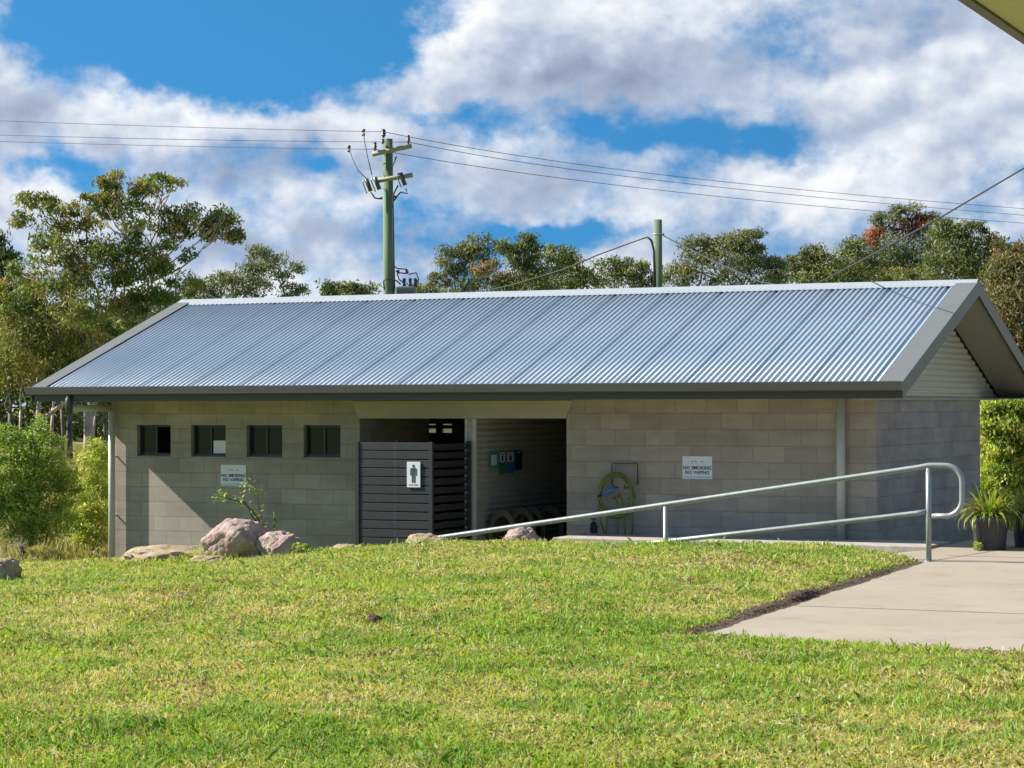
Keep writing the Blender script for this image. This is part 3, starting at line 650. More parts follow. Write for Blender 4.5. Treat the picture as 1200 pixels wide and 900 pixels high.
# ------------------------------------------------------------------ rocks
ROCKS = []
def rock(px, py, w, h, Y, mat, label, seed, depth=.8, sink=.25, cat='boulder', name='boulder', group='boulders at the edge of the lawn', cuts=9):
    rg = np.random.default_rng(seed); py += 5; h += 5; c = at(px, py, Y); s = FPX/Y; W, H = w/s, h/s; ROCKS.append((c.x, c.y, W))
    import bmesh
    bm = bmesh.new(); bmesh.ops.create_icosphere(bm, subdivisions=6, radius=1)
    planes = []
    for _ in range(cuts):
        d = rg.normal(size=3); d /= np.linalg.norm(d); planes.append((d, rg.uniform(.62, .9)))
    V = np.array([v.co for v in bm.verts])
    for d, k in planes:
        t = V@d; over = np.clip(t-k, 0, None); V = V - over[:, None]*d*.88
    n = np.zeros(len(V))
    for f, a in ((2.3, .09), (5.1, .05), (11, .03), (23, .018), (41, .009)):
        ph = rg.uniform(0, 6, 9)
        n += a*(np.sin(V[:, 0]*f+ph[0]+1.3*np.sin(V[:, 1]*f*.8+ph[1]))*np.sin(V[:, 1]*f+ph[2]+np.sin(V[:, 2]*f+ph[3]))+np.sin(V[:, 2]*f+ph[4])*np.sin(V[:, 0]*f*.9+ph[5]))
    V = V*(1+n)[:, None]; mn, mx = V.min(0), V.max(0); V = (V-(mn+mx)/2)/((mx-mn)/2)
    V = V*np.array([W/2, W/2*depth, H/2*(1+sink)]) ; V[:, 2] += H/2*(1-sink)
    for v, p in zip(bm.verts, V): v.co = p
    me = bpy.data.meshes.new(name); bm.to_mesh(me); bm.free(); me.materials.append(mat); me.polygons.foreach_set('use_smooth', [True]*len(me.polygons))
    o = bpy.data.objects.new(name, me); COL.objects.link(o); o.location = c; tag(o, label, cat, group); return o
rock(205, 657, 140, 19, 27.4, MAT['rockt'], 'long low tan boulder beside the left downpipe', 3, .5, .3)
rock(277, 657, 82, 50, 27.0, MAT['rockp'], 'largest pinkish boulder below the left no smoking sign', 5, .9)
rock(330, 657, 62, 35, 26.8, MAT['rockp'], 'smaller pink boulder right of the largest one, touching it', 8, .9)
rock(4, 684, 44, 31, 23.6, MAT['rockt'], 'tan boulder cut off at the left edge of the lawn', 12, .9)
rock(503, 643, 58, 18, 26.0, MAT['rockt'], 'flat tan boulder below the slatted screen at the end of the handrail', 14, .7, .4)
rock(614, 637, 50, 20, 25.8, MAT['rockp'], 'pinkish boulder in front of the open doorway', 17, .9, .4)
rock(402, 646, 62, 9, 26.5, MAT['rockt'], 'thin pale flat stone left of the slatted screen', 21, .6, .6)
rock(245, 662, 66, 12, 26.7, MAT['rockt'], 'low brown stone under the front of the largest boulder', 23, .7, .5)
rock(440, 733, 27, 13, 16.9, MAT['soil'], 'dark clod of soil lying in the middle of the lawn', 31, .9, .3, 'clod', 'soil_clod', 'dark clods on the lawn', 14)
rock(472, 692, 20, 8, 20.0, MAT['soil'], 'small brown clod further back on the lawn', 33, .9, .3, 'clod', 'soil_clod', 'dark clods on the lawn', 14)

# ------------------------------------------------------------------ foliage machinery
def leaves(P, L, Wd, droop, cols, rg, up=None):
    """leaf quads (diamonds) centred on P (n,3); cols (n,3)"""
    n = len(P); az = rg.uniform(0, 2*np.pi, n); el = rg.normal(droop, .45, n)
    d = np.stack([np.cos(az)*np.cos(el), np.sin(az)*np.cos(el), np.sin(el)], -1)
    r = rg.normal(size=(n, 3)); s = np.cross(d, r); s /= np.linalg.norm(s, axis=1)[:, None]+1e-9
    Ls = (L*rg.uniform(.6, 1.3, n))[:, None]; Ws = (Wd*rg.uniform(.7, 1.3, n))[:, None]
    V = np.stack([P-d*Ls*.5, P+s*Ws*.5, P+d*Ls*.5, P-s*Ws*.5], 1).reshape(-1, 3)
    F = np.arange(4*n).reshape(n, 4); return V, F, cols
PAL = {'gum': [(.085, .105, .02), (.13, .13, .03), (.055, .08, .018), (.17, .135, .05)], 'olive': [(.07, .085, .025), (.10, .11, .035), (.05, .065, .02)],
       'grey': [(.09, .10, .05), (.12, .12, .06), (.06, .075, .035)], 'brown': [(.12, .09, .045), (.09, .085, .035), (.15, .10, .05), (.07, .08, .03)],
       'dark': [(.035, .05, .015), (.05, .065, .02), (.07, .075, .03)], 'red': [(.13, .03, .02), (.09, .025, .02), (.16, .05, .025)], 'orange': [(.22, .07, .02), (.16, .06, .02)],
       'lime': [(.17, .22, .025), (.22, .25, .035), (.11, .16, .02), (.26, .26, .06)], 'shrub': [(.10, .16, .02), (.15, .20, .025), (.07, .12, .015), (.20, .22, .05)],
       'yellow': [(.16, .15, .03), (.20, .16, .05), (.12, .13, .03)]}
PAL = {k: [tuple(2.15*(.88*c+.12*sum(t)/3) for c in t) for t in v] for k, v in PAL.items()}
def crown_points(blobs, Y, per, rg, clump=.32, clumps=26, depthk=1.0):
    """blobs: (px, py, rx, ry[, palette]) -> points and palette ids; leaf clumps on the outer part of each lobe"""
    P = []; pal = []
    for b in blobs:
        px, py, rx, ry = b[:4]; c = np.array(at(px, py, Y+(b[5] if len(b) > 5 else rg.uniform(-1, 1)*.3*rx*Y/FPX))); RX, RZ_ = rx*Y/FPX, ry*Y/FPX
        nc = max(2, int(clumps*(rx*ry)/900)); 
        for _ in range(nc):
            d = rg.normal(size=3); d /= np.linalg.norm(d); rad = rg.uniform(.15, 1)**.42
            cc = c+d*rad*np.array([RX, (RX+RZ_)/2*depthk, RZ_]); sz = clump*rg.uniform(.55, 1.25)*min(1.3, max(.6, (RX+RZ_)/2))
            k = int(per*rg.uniform(.6, 1.3)); q = rg.normal(size=(k, 3)); q /= np.linalg.norm(q, axis=1)[:, None]; q *= (rg.uniform(0, 1, k)**.5)[:, None]
            P.append(cc+q*np.array([sz, sz, sz*.62])); pal += [(b[4] if len(b) > 4 and b[4] else None, rg.uniform(.8, 1.2), rg.random())]*k
    return np.concatenate(P), pal
def tree(name, Y, base, blobs, palette, label, seed, group='gum trees beyond the building', per=55, leaf=(.20, .055), clumps=26, bark='bark', trunk=.25, clump=.8, cat='tree', twig=True, fork=.45, droop=-.7):
    rg = np.random.default_rng(seed); bx = at(base, 475, Y); x0 = bx.x; z0 = -.75
    e = empty(name, label, cat, group, Matrix.Translation((x0, Y, z0)))
    sat = []
    for q in blobs:
        for _ in range(3):
            a = rg.uniform(-.35, np.pi+.35); f = rg.uniform(.95, 1.22); sz = rg.uniform(.22, .42)
            sat.append((q[0]+q[2]*f*math.cos(a), q[1]-q[3]*f*math.sin(a), max(3, q[2]*sz), max(2.5, q[3]*sz*.8))+((q[4],) if len(q) > 4 else ()))
    P, pal = crown_points(list(blobs)+sat, Y, per, rg, clump, clumps)
    pr = PAL[palette]; cols = np.array([(PAL[p[0]] if p[0] else pr)[int(p[2]*97) % len(PAL[p[0]] if p[0] else pr)] for p in pal])*np.array([p[1] for p in pal])[:, None]*rg.uniform(.75, 1.25, (len(pal), 1))
    V, F, C = leaves(P-np.array([x0, Y, z0]), leaf[0], leaf[1], droop, cols, rg)
    fast_mesh('crown', V, F, MAT['leaf'], C, e)
    b = MB(); org = Vector((x0, Y, z0)); cen = [at(q[0], q[1], Y) for q in blobs]
    top = sum((c for c in cen), Vector())/len(cen); fk = Vector((x0+(top.x-x0)*.3, Y, z0+(top.z-z0)*fork)) - org
    b.tube([(0, 0, -.2), tuple(fk*.5+Vector((rg.uniform(-.1, .1), 0, 0))), tuple(fk)], [trunk, trunk*.85, trunk*.7], 10)
    loc = [c-org+Vector((0, rg.uniform(-.5, .5), 0)) for c in cen]; order = sorted(range(len(loc)), key=lambda i: (loc[i]-fk).length); done = []; rad = {}
    for i in order:
        q, c = blobs[i], loc[i]; dirf = (c-fk).length; best, par = None, None
        for j_ in done:
            dd = (loc[j_]-c).length
            if (loc[j_]-fk).length < dirf*.85 and dd < dirf*.75 and (best is None or dd < best): best, par = dd, j_
        r0 = trunk*.42 if par is None else max(rad[par]*.6, trunk*.07); rad[i] = r0*.72; st = fk*.97 if par is None else loc[par].lerp(fk, .25); done.append(i)
        bend = Vector((rg.uniform(-.16, .16), rg.uniform(-.2, .2), rg.uniform(-.10, .08)))*(c-st).length
        mid = st.lerp(c, .5)+bend; m1 = st.lerp(mid, .5)+bend*.35+Vector((rg.uniform(-.05, .05), 0, 0))*(c-st).length; m3 = mid.lerp(c, .5)-bend*.15
        b.tube([tuple(st), tuple(m1), tuple(mid), tuple(m3), tuple(c)], [r0, r0*.88, r0*.75, r0*.55, r0*.3], 7)
        if twig:
            for _ in range(5):
                d = Vector(rg.normal(size=3)); d.normalize(); rd = .8*q[2]*Y/FPX; s0 = mid.lerp(c, rg.uniform(.3, 1))
                en = c+Vector((d.x*rd, d.y*rd, abs(d.z)*.8*q[3]*Y/FPX)); m2 = s0.lerp(en, .5)+Vector((rg.uniform(-.1, .1)*rd, 0, -.12*rd)); b.tube([tuple(s0), tuple(m2), tuple(en)], [max(r0*.3, .02), max(r0*.2, .014), .008], 5)
    b.build('trunk', MAT[bark], e); return e
GL_ = 'tall gum trees left of the building'
# large gum, left
tree('gum_tree', 62, 158, [(60, 262, 34, 22), (100, 245, 26, 16), (140, 232, 24, 18), (190, 222, 20, 13), (150, 262, 44, 26), (95, 300, 52, 34), (60, 325, 40, 32), (140, 310, 40, 30), (185, 290, 26, 30), (232, 262, 26, 18), (255, 275, 20, 14),
      (215, 255, 16, 10), (200, 335, 26, 28), (175, 375, 30, 25), (110, 355, 42, 28), (52, 240, 22, 9), (135, 215, 12, 8), (262, 262, 10, 12)], 'gum',
     'largest gum tree with pale pink branches, left of the roof', 1, GL_, per=85, leaf=(.15, .045), clumps=17, trunk=.38, clump=.54, fork=.42)
tree('gum_tree', 70, 40, [(20, 400, 40, 34), (70, 390, 40, 30), (110, 410, 34, 30), (40, 440, 50, 26), (100, 445, 30, 22), (15, 350, 30, 28)], 'gum', 'bushy green gum in front of dark trunks at far left', 2, GL_, per=90, leaf=(.16, .05), clumps=24, trunk=.2, clump=.7)
tree('gum_tree', 95, -10, [(-5, 300, 22, 20), (5, 330, 26, 26), (0, 375, 30, 30), (-30, 340, 40, 60)], 'dark', 'dark gum tree cut off by the left edge of the photo', 3, GL_, per=60, leaf=(.28, .08), clumps=26)
tree('gum_tree', 120, 300, [(272, 328, 20, 14), (300, 308, 24, 13), (325, 318, 24, 14), (300, 328, 26, 14), (337, 344, 14, 8), (275, 344, 20, 10), (240, 346, 18, 8), (228, 338, 6, 8)], 'grey', 'rounded grey green gum alone above the left end of the ridge', 4, per=85, leaf=(.23, .065), clumps=30, clump=.9, trunk=.3, fork=.6)
for i, (bx, bl, pl, lb) in enumerate([
    (395, [(385, 342, 16, 9), (405, 345, 18, 8), (425, 344, 14, 8)], 'olive', 'low far tree left of the green power pole'),
    (505, [(480, 345, 14, 6), (500, 343, 18, 8), (520, 347, 16, 6)], 'olive', 'low far bush right of the green power pole'),
    (545, [(530, 308, 13, 14), (545, 300, 12, 10), (563, 292, 16, 12), (560, 312, 20, 18), (540, 330, 26, 14), (522, 322, 10, 12)], 'grey', 'gappy gum tree right of the transformer'),
    (610, [(600, 293, 13, 9), (615, 288, 13, 8), (612, 304, 16, 12), (590, 322, 24, 16, 'brown'), (620, 322, 26, 18), (600, 338, 40, 12)], 'olive', 'gum with brown foliage low in its crown, left of centre'),
    (660, [(650, 303, 18, 12), (672, 308, 14, 12), (655, 322, 30, 18), (685, 330, 14, 14), (640, 338, 30, 10)], 'olive', 'wide gum tree left of the short green pole'),
    (725, [(710, 316, 18, 12), (740, 320, 18, 12), (725, 330, 32, 14), (755, 332, 14, 12)], 'olive', 'low rounded tree just left of the short pole'),
    (845, [(825, 295, 18, 14), (850, 284, 20, 12), (875, 284, 16, 11), (850, 305, 34, 18), (885, 305, 22, 16), (805, 312, 22, 14), (800, 326, 22, 10), (870, 326, 40, 14), (905, 322, 16, 12)], 'grey', 'broad gum tree right of the short green pole'),
    (965, [(950, 297, 8, 6), (935, 312, 20, 14), (965, 310, 22, 14), (995, 305, 26, 15), (940, 328, 36, 14), (990, 325, 40, 16), (1010, 292, 18, 8)], 'olive', 'green gum behind the middle right of the ridge'),
    (1060, [(1045, 258, 14, 10), (1064, 250, 14, 8), (1084, 262, 14, 10), (1068, 270, 17, 15, 'red'), (1031, 282, 9, 10, 'orange'), (1050, 290, 34, 22), (1080, 300, 30, 25), (1040, 320, 40, 20)], 'grey', 'gum carrying dark red and orange clumps above the right end of the ridge'),
    (1125, [(1105, 270, 14, 9), (1125, 270, 18, 10), (1140, 282, 20, 12), (1110, 295, 28, 20), (1135, 310, 34, 25), (1165, 295, 16, 14, 'brown'), (1100, 325, 34, 18), (1165, 330, 30, 30)], 'olive', 'tall gum behind the gable end'),
    (1185, [(1180, 310, 22, 20), (1200, 340, 30, 34), (1170, 360, 30, 34), (1205, 390, 30, 34), (1175, 405, 25, 25), (1195, 300, 10, 10), (1215, 320, 25, 30)], 'brown', 'brownish gum at the right edge behind the gable'),
    (1020, [(1010, 322, 40, 18), (1060, 325, 40, 18), (960, 330, 40, 12)], 'brown', 'row of low brownish foliage behind the right of the ridge'),
]):
    tree('gum_tree', 112+6*(i % 3)-(20 if 'right edge' in lb else 0), bx, bl, pl, lb, 20+i, per=85, leaf=(.23, .065), clumps=31, clump=.92, trunk=.28, bark='bark' if i % 2 else 'darkbark', fork=.6)
# dark wood with pale trunks, far left behind the shrubs
tg = 'slim trees of the wood at far left'
ll = ['pale forked trunk at the left edge of the wood', 'thin grey trunk with leaning branches in the wood', 'slim pale trunk between the shrubs and the wood', 'pale trunk standing right behind the gutter outlet', 'dark charred trunk under the left eave', 'stout reddish trunk beside the downpipe', 'thin dead white trunk near the downpipe', 'slim dark trunk right of the dead white one']
for i, (bx, br) in enumerate([(12, 'darkbark'), (24, 'bark'), (62, 'bark'), (72, 'darkbark'), (82, 'darkbark'), (103, 'bark'), (112, 'bark'), (122, 'darkbark')]):
    Y = 92+5*(i % 4); tree('slim_tree', Y, bx, [(bx-12, 432-6*(i % 3), 18, 14), (bx+12, 424+5*(i % 2), 18, 16), (bx, 405, 24, 20)], 'dark' if i % 2 else 'brown', ll[i], 50+i, tg, per=50, leaf=(.30, .09), clumps=40, clump=1.0, trunk=[.13, .07, .09, .10, .15, .26, .06, .10][i], bark=br, fork=.5)
def mass(name, label, Y0, Y1, X0, X1, z0, z1, n, pal, leaf, seed):
    rg = np.random.default_rng(seed); m = n//60; c = np.stack([rg.uniform(X0, X1, m), rg.uniform(Y0, Y1, m), rg.uniform(0, 1, m)], -1)
    top = z0+(z1-z0)*(.55+.45*vnoise(c[:, 0], c[:, 1], .14, seed)); c[:, 2] = z0+(top-z0)*c[:, 2]**.7
    P = np.repeat(c, 60, 0)+rg.normal(size=(m*60, 3))*np.array([.9, .9, .6]); pr = np.array(PAL[pal]); cols = np.repeat(pr[rg.integers(0, len(pr), m)]*rg.uniform(.7, 1.2, (m, 1)), 60, 0)*rg.uniform(.8, 1.2, (m*60, 1))
    V, F, C = leaves(P, leaf[0], leaf[1], -.4, cols, rg); o = fast_mesh(name, V, F, MAT['leaf'], C); tag(o, kind='stuff'); o['label'] = label; o['category'] = 'wood'; return o
mass('distant_wood', 'far dark wood closing the view behind the trees', 150, 190, -75, -22, -.7, 11, 90000, 'dark', (.6, .2), 71)
mass('distant_wood', 'far olive wood behind the gum trees on the right', 150, 185, 18, 75, -.7, 8.6, 70000, 'brown', (.55, .18), 72)

# ------------------------------------------------------------------ shrubs and small plants
def shrub(name, Y, base, blobs, pal, label, seed, per=60, leaf=(.06, .018), clumps=60, clump=.28, cat='shrub', group=None, z0=-.7, droop=.5):
    rg = np.random.default_rng(seed); x0 = at(base, 475, Y).x
    e = empty(name, label, cat, group, Matrix.Translation((x0, Y, z0)))
    P, pl = crown_points(blobs, Y, per, rg, clump, clumps); pr = PAL[pal]
    cols = np.array([(PAL[p[0]] if p[0] else pr)[int(p[2]*97) % len(PAL[p[0]] if p[0] else pr)] for p in pl])*np.array([p[1] for p in pl])[:, None]*rg.uniform(.75, 1.25, (len(pl), 1))
    V, F, C = leaves(P-np.array([x0, Y, z0]), leaf[0], leaf[1], droop, cols, rg); fast_mesh('foliage', V, F, MAT['leaf'], C, e)
    b = MB()
    for q in blobs:
        c = at(q[0], q[1], Y)-Vector((x0, Y, z0)); 
        sp = min(1, q[2]*Y/FPX*1.5)
        for k in range(3):
            o = Vector((rg.uniform(-.2, .2)*sp, rg.uniform(-.2, .2)*sp, 0)); en = c+Vector((rg.uniform(-.3, .3)*sp, rg.uniform(-.3, .3)*sp, rg.uniform(0, .3)*q[3]*Y/FPX)); b.tube([tuple(o), tuple(o.lerp(en, .5)+Vector((rg.uniform(-.1, .1), 0, 0))), tuple(en)], [.02*sp, .013*sp, .005*sp], 5)
    b.build('stem', MAT['darkbark'], e); return e
SG = 'bright green shrubs beside the left end of the building'
shrub('wattle_shrub', 33, 35, [(20, 560, 40, 38), (50, 575, 38, 40), (15, 605, 38, 30), (55, 612, 32, 26), (35, 535, 28, 26), (-15, 570, 30, 50), (48, 506, 8, 18), (45, 498, 4, 12), (20, 512, 7, 14), (2, 508, 8, 16), (66, 520, 8, 16), (12, 520, 16, 14), (74, 548, 14, 22), (86, 575, 10, 26)], 'shrub', 'large yellow green bushy shrub at the left edge of the photo', 81, group=SG, clumps=62)
shrub('wattle_shrub', 34.5, 108, [(105, 590, 26, 38), (108, 550, 18, 24), (112, 525, 14, 12), (92, 610, 22, 28), (120, 570, 16, 50), (110, 625, 22, 20), (125, 528, 8, 10)], 'lime', 'narrower yellow green shrub touching the downpipe', 82, group=SG, clumps=66)
shrub('hedge_shrub', 35, 1185, [(1165, 500, 22, 26), (1195, 495, 24, 30), (1175, 540, 28, 30), (1200, 545, 26, 30), (1165, 575, 20, 26), (1195, 590, 30, 26), (1220, 520, 30, 60), (1160, 478, 14, 14), (1185, 470, 18, 12), (1210, 470, 20, 14)], 'lime', 'dense bright green leafy shrub behind the right end wall', 83, leaf=(.07, .028), clumps=80, per=70, droop=-.9)
shrub('low_shrub', 26.3, 355, [(352, 644, 11, 10), (362, 648, 14, 9), (374, 652, 9, 6)], 'shrub', 'small ferny green weed growing against the smaller pink boulder', 84, clump=.06, leaf=(.035, .010), per=50, clumps=160, z0=-.05, group=None)
shrub('dry_brush', 29.2, 60, [(50, 648, 18, 9), (85, 655, 20, 7), (112, 650, 14, 8)], 'yellow', 'dry brown tussock below the left shrubs', 85, clump=.10, leaf=(.10, .006), per=50, clumps=110, z0=-.5)
def sapling():
    Y = 27.6; x0 = at(318, 640, Y).x; z0 = -.1; e = empty('sapling', 'spindly sapling with sparse leaves behind the largest pink boulder', 'plant', None, Matrix.Translation((x0, Y, z0)))
    rg = np.random.default_rng(91); b = MB(); pts = []
    org = Vector((x0, Y, z0))
    for path in ([(318, 640), (306, 612), (302, 590), (300, 570)], [(306, 612), (296, 598), (288, 590), (280, 582)], [(312, 625), (296, 604), (286, 585), (290, 570)], [(318, 632), (322, 612), (320, 600)], [(288, 590), (272, 586), (258, 580), (250, 588)]):
        q = [at(a, b_, Y)-org+Vector((0, rg.uniform(-.1, .1), 0)) for a, b_ in path]; b.tube([tuple(v) for v in q], [.011-.002*i for i in range(len(q))], 6)
        for i in range(len(q)-1):
            for k in range(7): pts.append(np.array(q[i].lerp(q[i+1], rg.random()))+rg.normal(size=3)*.035)
    for a, c in ((258, 578), (262, 585), (268, 582), (286, 572), (292, 568), (303, 575), (282, 588)):
        v = np.array(at(a, c, Y)-org); pts += [v+rg.normal(size=3)*.035 for _ in range(14)]
    b.build('stem', MAT['darkbark'], e); P = np.array(pts); pr = np.array(PAL['shrub']); V, F, C = leaves(P, .06, .02, .1, pr[rg.integers(0, 4, len(P))], rg); fast_mesh('foliage', V, F, MAT['leaf'], C, e)
sapling()
def thistle():
    Y = 28.8; x0 = at(22, 650, Y).x; org = Vector((x0, Y, -.35)); e = empty('dry_thistle', 'dead pale thistle head on a bent stalk at the far left', 'plant', None, Matrix.Translation(org)); b = MB()
    q = [at(30, 668, Y)-org, at(26, 652, Y)-org, at(21, 638, Y)-org]; b.tube([tuple(v) for v in q], .009, 6); b.build('stalk', MAT['wood'], e)
    rg = np.random.default_rng(4); P = np.array(q[2])+rg.normal(size=(260, 3))*np.array([.05, .05, .045]); V, F, C = leaves(P, .05, .005, .2, np.tile(np.array([[.38, .33, .27]]), (260, 1)), rg); fast_mesh('flower_head', V, F, MAT['leaf'], C, e)
thistle()

# ------------------------------------------------------------------ potted plants
def pot(px, py, Y, w, h, label, seed, plant=True, leafcol=None):
    c = at(px, py, Y); s = FPX/Y; W = w/s/2; H = h/s; e = empty('plant_pot', label, 'plant pot', 'charcoal pots beside the end wall', Matrix.Translation((c.x, c.y, 0)))
    n = 32; prof = [(0, 0), (.76, 0), (.78, .02), (.94, .86), (1.0, .87), (1.02, .90), (1.02, .99), (1.0, 1), (.92, 1), (.91, .86), (0, .86)]
    def ring(r, z):
        out = []
        for i in range(n):
            t = 2*math.pi*i/n; k = 1/max(abs(math.cos(t)), abs(math.sin(t)))**.55; out.append((r*W*math.cos(t)*k*.93, r*W*math.sin(t)*k*.93, z*H))
        return out
    vs = sum((ring(r, z) for r, z in prof), []); b = MB(); b.add(vs, [(j*n+i, j*n+(i+1) % n, (j+1)*n+(i+1) % n, (j+1)*n+i) for j in range(len(prof)-1) for i in range(n)], True)
    b.build('pot', MAT['pot'], e)
    b = MB(); b.tube([(-W*.80, -W*.72, H*.80), (-W*.86, -W*.84, H*.6), (-W*.70, -W*.74, H*.25)], .008, 8); b.build('handle', MAT['pot'], e)
    if plant:
        rg = np.random.default_rng(seed); V = []; F = []; C = []; nb = 300
        g = [(.22, .32, .04), (.32, .38, .06), (.15, .25, .03), (.45, .46, .14)]; o_ = [(.48, .24, .06), (.42, .16, .04)]
        for k in range(nb):
            a = rg.uniform(0, 2*np.pi); r0 = rg.uniform(0, .55)*W; L_ = rg.uniform(.28, .52); lean = rg.uniform(.4, 1.7); w_ = rg.uniform(.010, .019)
            col = o_[k % 2] if (k % 9 == 0) else g[k % 4]; p = np.array([r0*np.cos(a), r0*np.sin(a), H*.86]); d = np.array([np.cos(a), np.sin(a)]); el = np.pi/2-lean*.45; sd = np.array([-d[1], d[0], 0])*w_; prev = None; m = 6
            droop = lean*rg.uniform(.15, .42)*(1.5 if k % 9 == 0 else 1)
            for j in range(m+1):
                f = 1-(j/m)**2*.95; i0 = len(V); V += [p-sd*f, p+sd*f]
                if j: F.append((i0-2, i0-1, i0+1, i0)); C.append(col)
                p = p+np.array([d[0]*np.cos(el), d[1]*np.cos(el), np.sin(el)])*L_/m; el -= droop
        fast_mesh('strappy_leaves', np.array(V), np.array(F), MAT['leaf'], np.array(C), e, smooth=True)
pot(1160, 641, 25.8, 48, 40, 'charcoal pot with green and orange strappy plant at the right end of the path', 5)
pot(1207, 638, 26.3, 46, 38, 'second charcoal pot partly cut off at the right edge', 6)
shrub('weed_tuft', 25.6, 1146, [(1146, 640, 6, 6)], 'lime', 'tiny green weed at the foot of the nearer pot', 86, clump=.03, leaf=(.05, .008), per=30, clumps=260, z0=0.0)

# ------------------------------------------------------------------ power poles and wires
def power_pole():
    Y = 60; base = at(456, 475, Y); x0 = base.x; z0 = -.75; org = Vector((x0, Y, z0)); ztop = at(455, 163, Y).z-z0; s = Y/FPX
    e = empty('power_pole', 'tall green timber power pole with two crossarms and insulators', 'power pole', m=Matrix.Translation(org))
    b = MB(); b.tube([(0, 0, -.3), (0, 0, ztop*.5), (-.02, 0, ztop)], [.165, .15, .125], 16); b.build('pole', MAT['pole'], e)
    L_ = lambda px, py: at(px, py, Y)-org
    # top crossarm and lower crossarm run slightly away from the camera
    for (a, b_, nm) in (((437, 182), (483, 172), 0), ((441, 213), (484, 206), 1)):
        p, q = L_(*a), L_(*b_); p.y -= .22; q.y -= .22; m = MB(); m.tube([tuple(p), tuple(q)], .062, 4); m.build('crossarm', MAT['wood'], e)
    m = MB(); m.tube([tuple(L_(465, 184)+Vector((0, -.15, 0))), tuple(L_(458, 201)+Vector((0, -.15, 0)))], .02, 6); m.build('brace', MAT['trim'], e)
    def ins(p, r=.05, h=.22, name='insulator', up=Vector((0, 0, 1)), k=3):
        m = MB(); m.tube([tuple(p+up*h*t) for t in (0, .15, .3, .31, .55, .56, .8, 1)], [r*.35, r*.35, r, r*.5, r, r*.5, r*.8, r*.4], 10); m.build(name, MAT['insul'], e)
    for px, py in ((450, 163), (440, 178), (479, 170)): ins(L_(px, py)+Vector((0, -.2, 0)), .075 if px == 450 else .06, .24)
    ins(L_(449, 170)+Vector((0, -.2, 0)), .06, .14)
    for px, py in ((430, 211), (440, 209), (470, 204)):      # drop-out fuses
        p = L_(px, py)+Vector((0, -.32, 0)); m = MB(); m.tube([tuple(p), tuple(p+Vector((.12, 0, -.32)))], .055, 8); m.build('fuse', MAT['insul'], e)
        m = MB(); m.tube([tuple(p+Vector((-.05, 0, .0))), tuple(p+Vector((-.09, 0, -.1))), tuple(p+Vector((.02, 0, -.38)))], .018, 6); m.build('fuse_arm', MAT['gal'], e)
    for pts in ([(435, 226), (440, 233), (448, 234)], [(476, 222), (478, 228), (470, 226), (462, 236)], [(467, 218), (462, 228), (461, 240), (462, 300), (463, 340)], [(451, 340), (450, 330), (455, 326), (466, 330), (470, 334)]):
        m = MB(); m.tube([tuple(L_(*p)+Vector((0, -.22, 0))) for p in pts], .022, 6); m.build('lead', MAT['cable'], e)
    m = MB(); m.tube([tuple(L_(445, 233)+Vector((0, -.2, 0))), tuple(L_(449, 233)+Vector((0, -.2, 0)))], .03, 8); m.tube([tuple(L_(462, 231)+Vector((0, -.2, 0))), tuple(L_(466, 232)+Vector((0, -.2, 0)))], .03, 8); m.build('red_cap', MAT['red'], e)
    # transformer on its bracket
    t = MB(); c = L_(476, 345); t.box(c.x-.27, -.35, c.z-.45, c.x+.27, .25, c.z+.20); tr = t.build('transformer', MAT['transformer'], e, bevel=.05)
    m = MB()
    for k in range(6): m.box(c.x-.22+k*.08, -.42, c.z-.4, c.x-.20+k*.08, -.352, c.z+.12)
    m.build('cooling_fins', MAT['transformer'], tr)
    for px in (474, 481, 487): m = MB(); p = L_(px, 335); m.tube([(p.x, -.1, p.z-.08), (p.x, -.1, p.z), (p.x, -.1, p.z+.06), (p.x, -.1, p.z+.16), (p.x, -.1, p.z+.2)], [.03, .05, .03, .05, .02], 8); m.build('bushing', MAT['insul'], tr)
    m = MB(); m.box(.1, -.05, c.z-.35, c.x-.27, .05, c.z-.28); m.build('bracket', MAT['gal'], e)
    for pts in ([(462, 312), (466, 315), (477, 316), (479, 320)], [(464, 318), (468, 320), (478, 321)], [(479, 322), (488, 320), (491, 328), (487, 334)], [(466, 321), (468, 328), (474, 332)]):
        m = MB(); m.tube([tuple(L_(*p)+Vector((0, -.15, 0))) for p in pts], .018, 6); m.build('lead', MAT['cable'], e)
    m = MB()
    for px in (467, 477): p = L_(px, 319); m.tube([(p.x, -.15, p.z-.05), (p.x, -.15, p.z+.05)], .035, 8)
    m.build('red_cap', MAT['red'], e)
    return org
power_pole()
def pole2():
    Y = 52; b0 = at(771.5, 475, Y); z0 = -.75; org = Vector((b0.x, Y, z0)); zt = at(771, 257.5, Y).z-z0
    e = empty('timber_pole', 'short green timber pole with no crossarm behind the middle of the roof', 'power pole', m=Matrix.Translation(org))
    b = MB(); b.tube([(0, 0, -.3), (0, 0, zt)], [.115, .097], 14); b.build('pole', MAT['pole'], e)
    L_ = lambda px, py: at(px, py, Y)-org
    b = MB(); b.tube([tuple(L_(p, q)+Vector((0, -.1, 0))) for p, q in ((758, 278), (763, 282), (766, 294), (767, 345))], .028, 6); b.build('service_lead', MAT['cable'], e)
    b = MB(); b.tube([tuple(L_(765, 275)+Vector((0, -.12, 0))), tuple(L_(778, 275)+Vector((0, -.12, 0)))], .02, 6); b.build('bracket', MAT['gal'], e)
pole2()
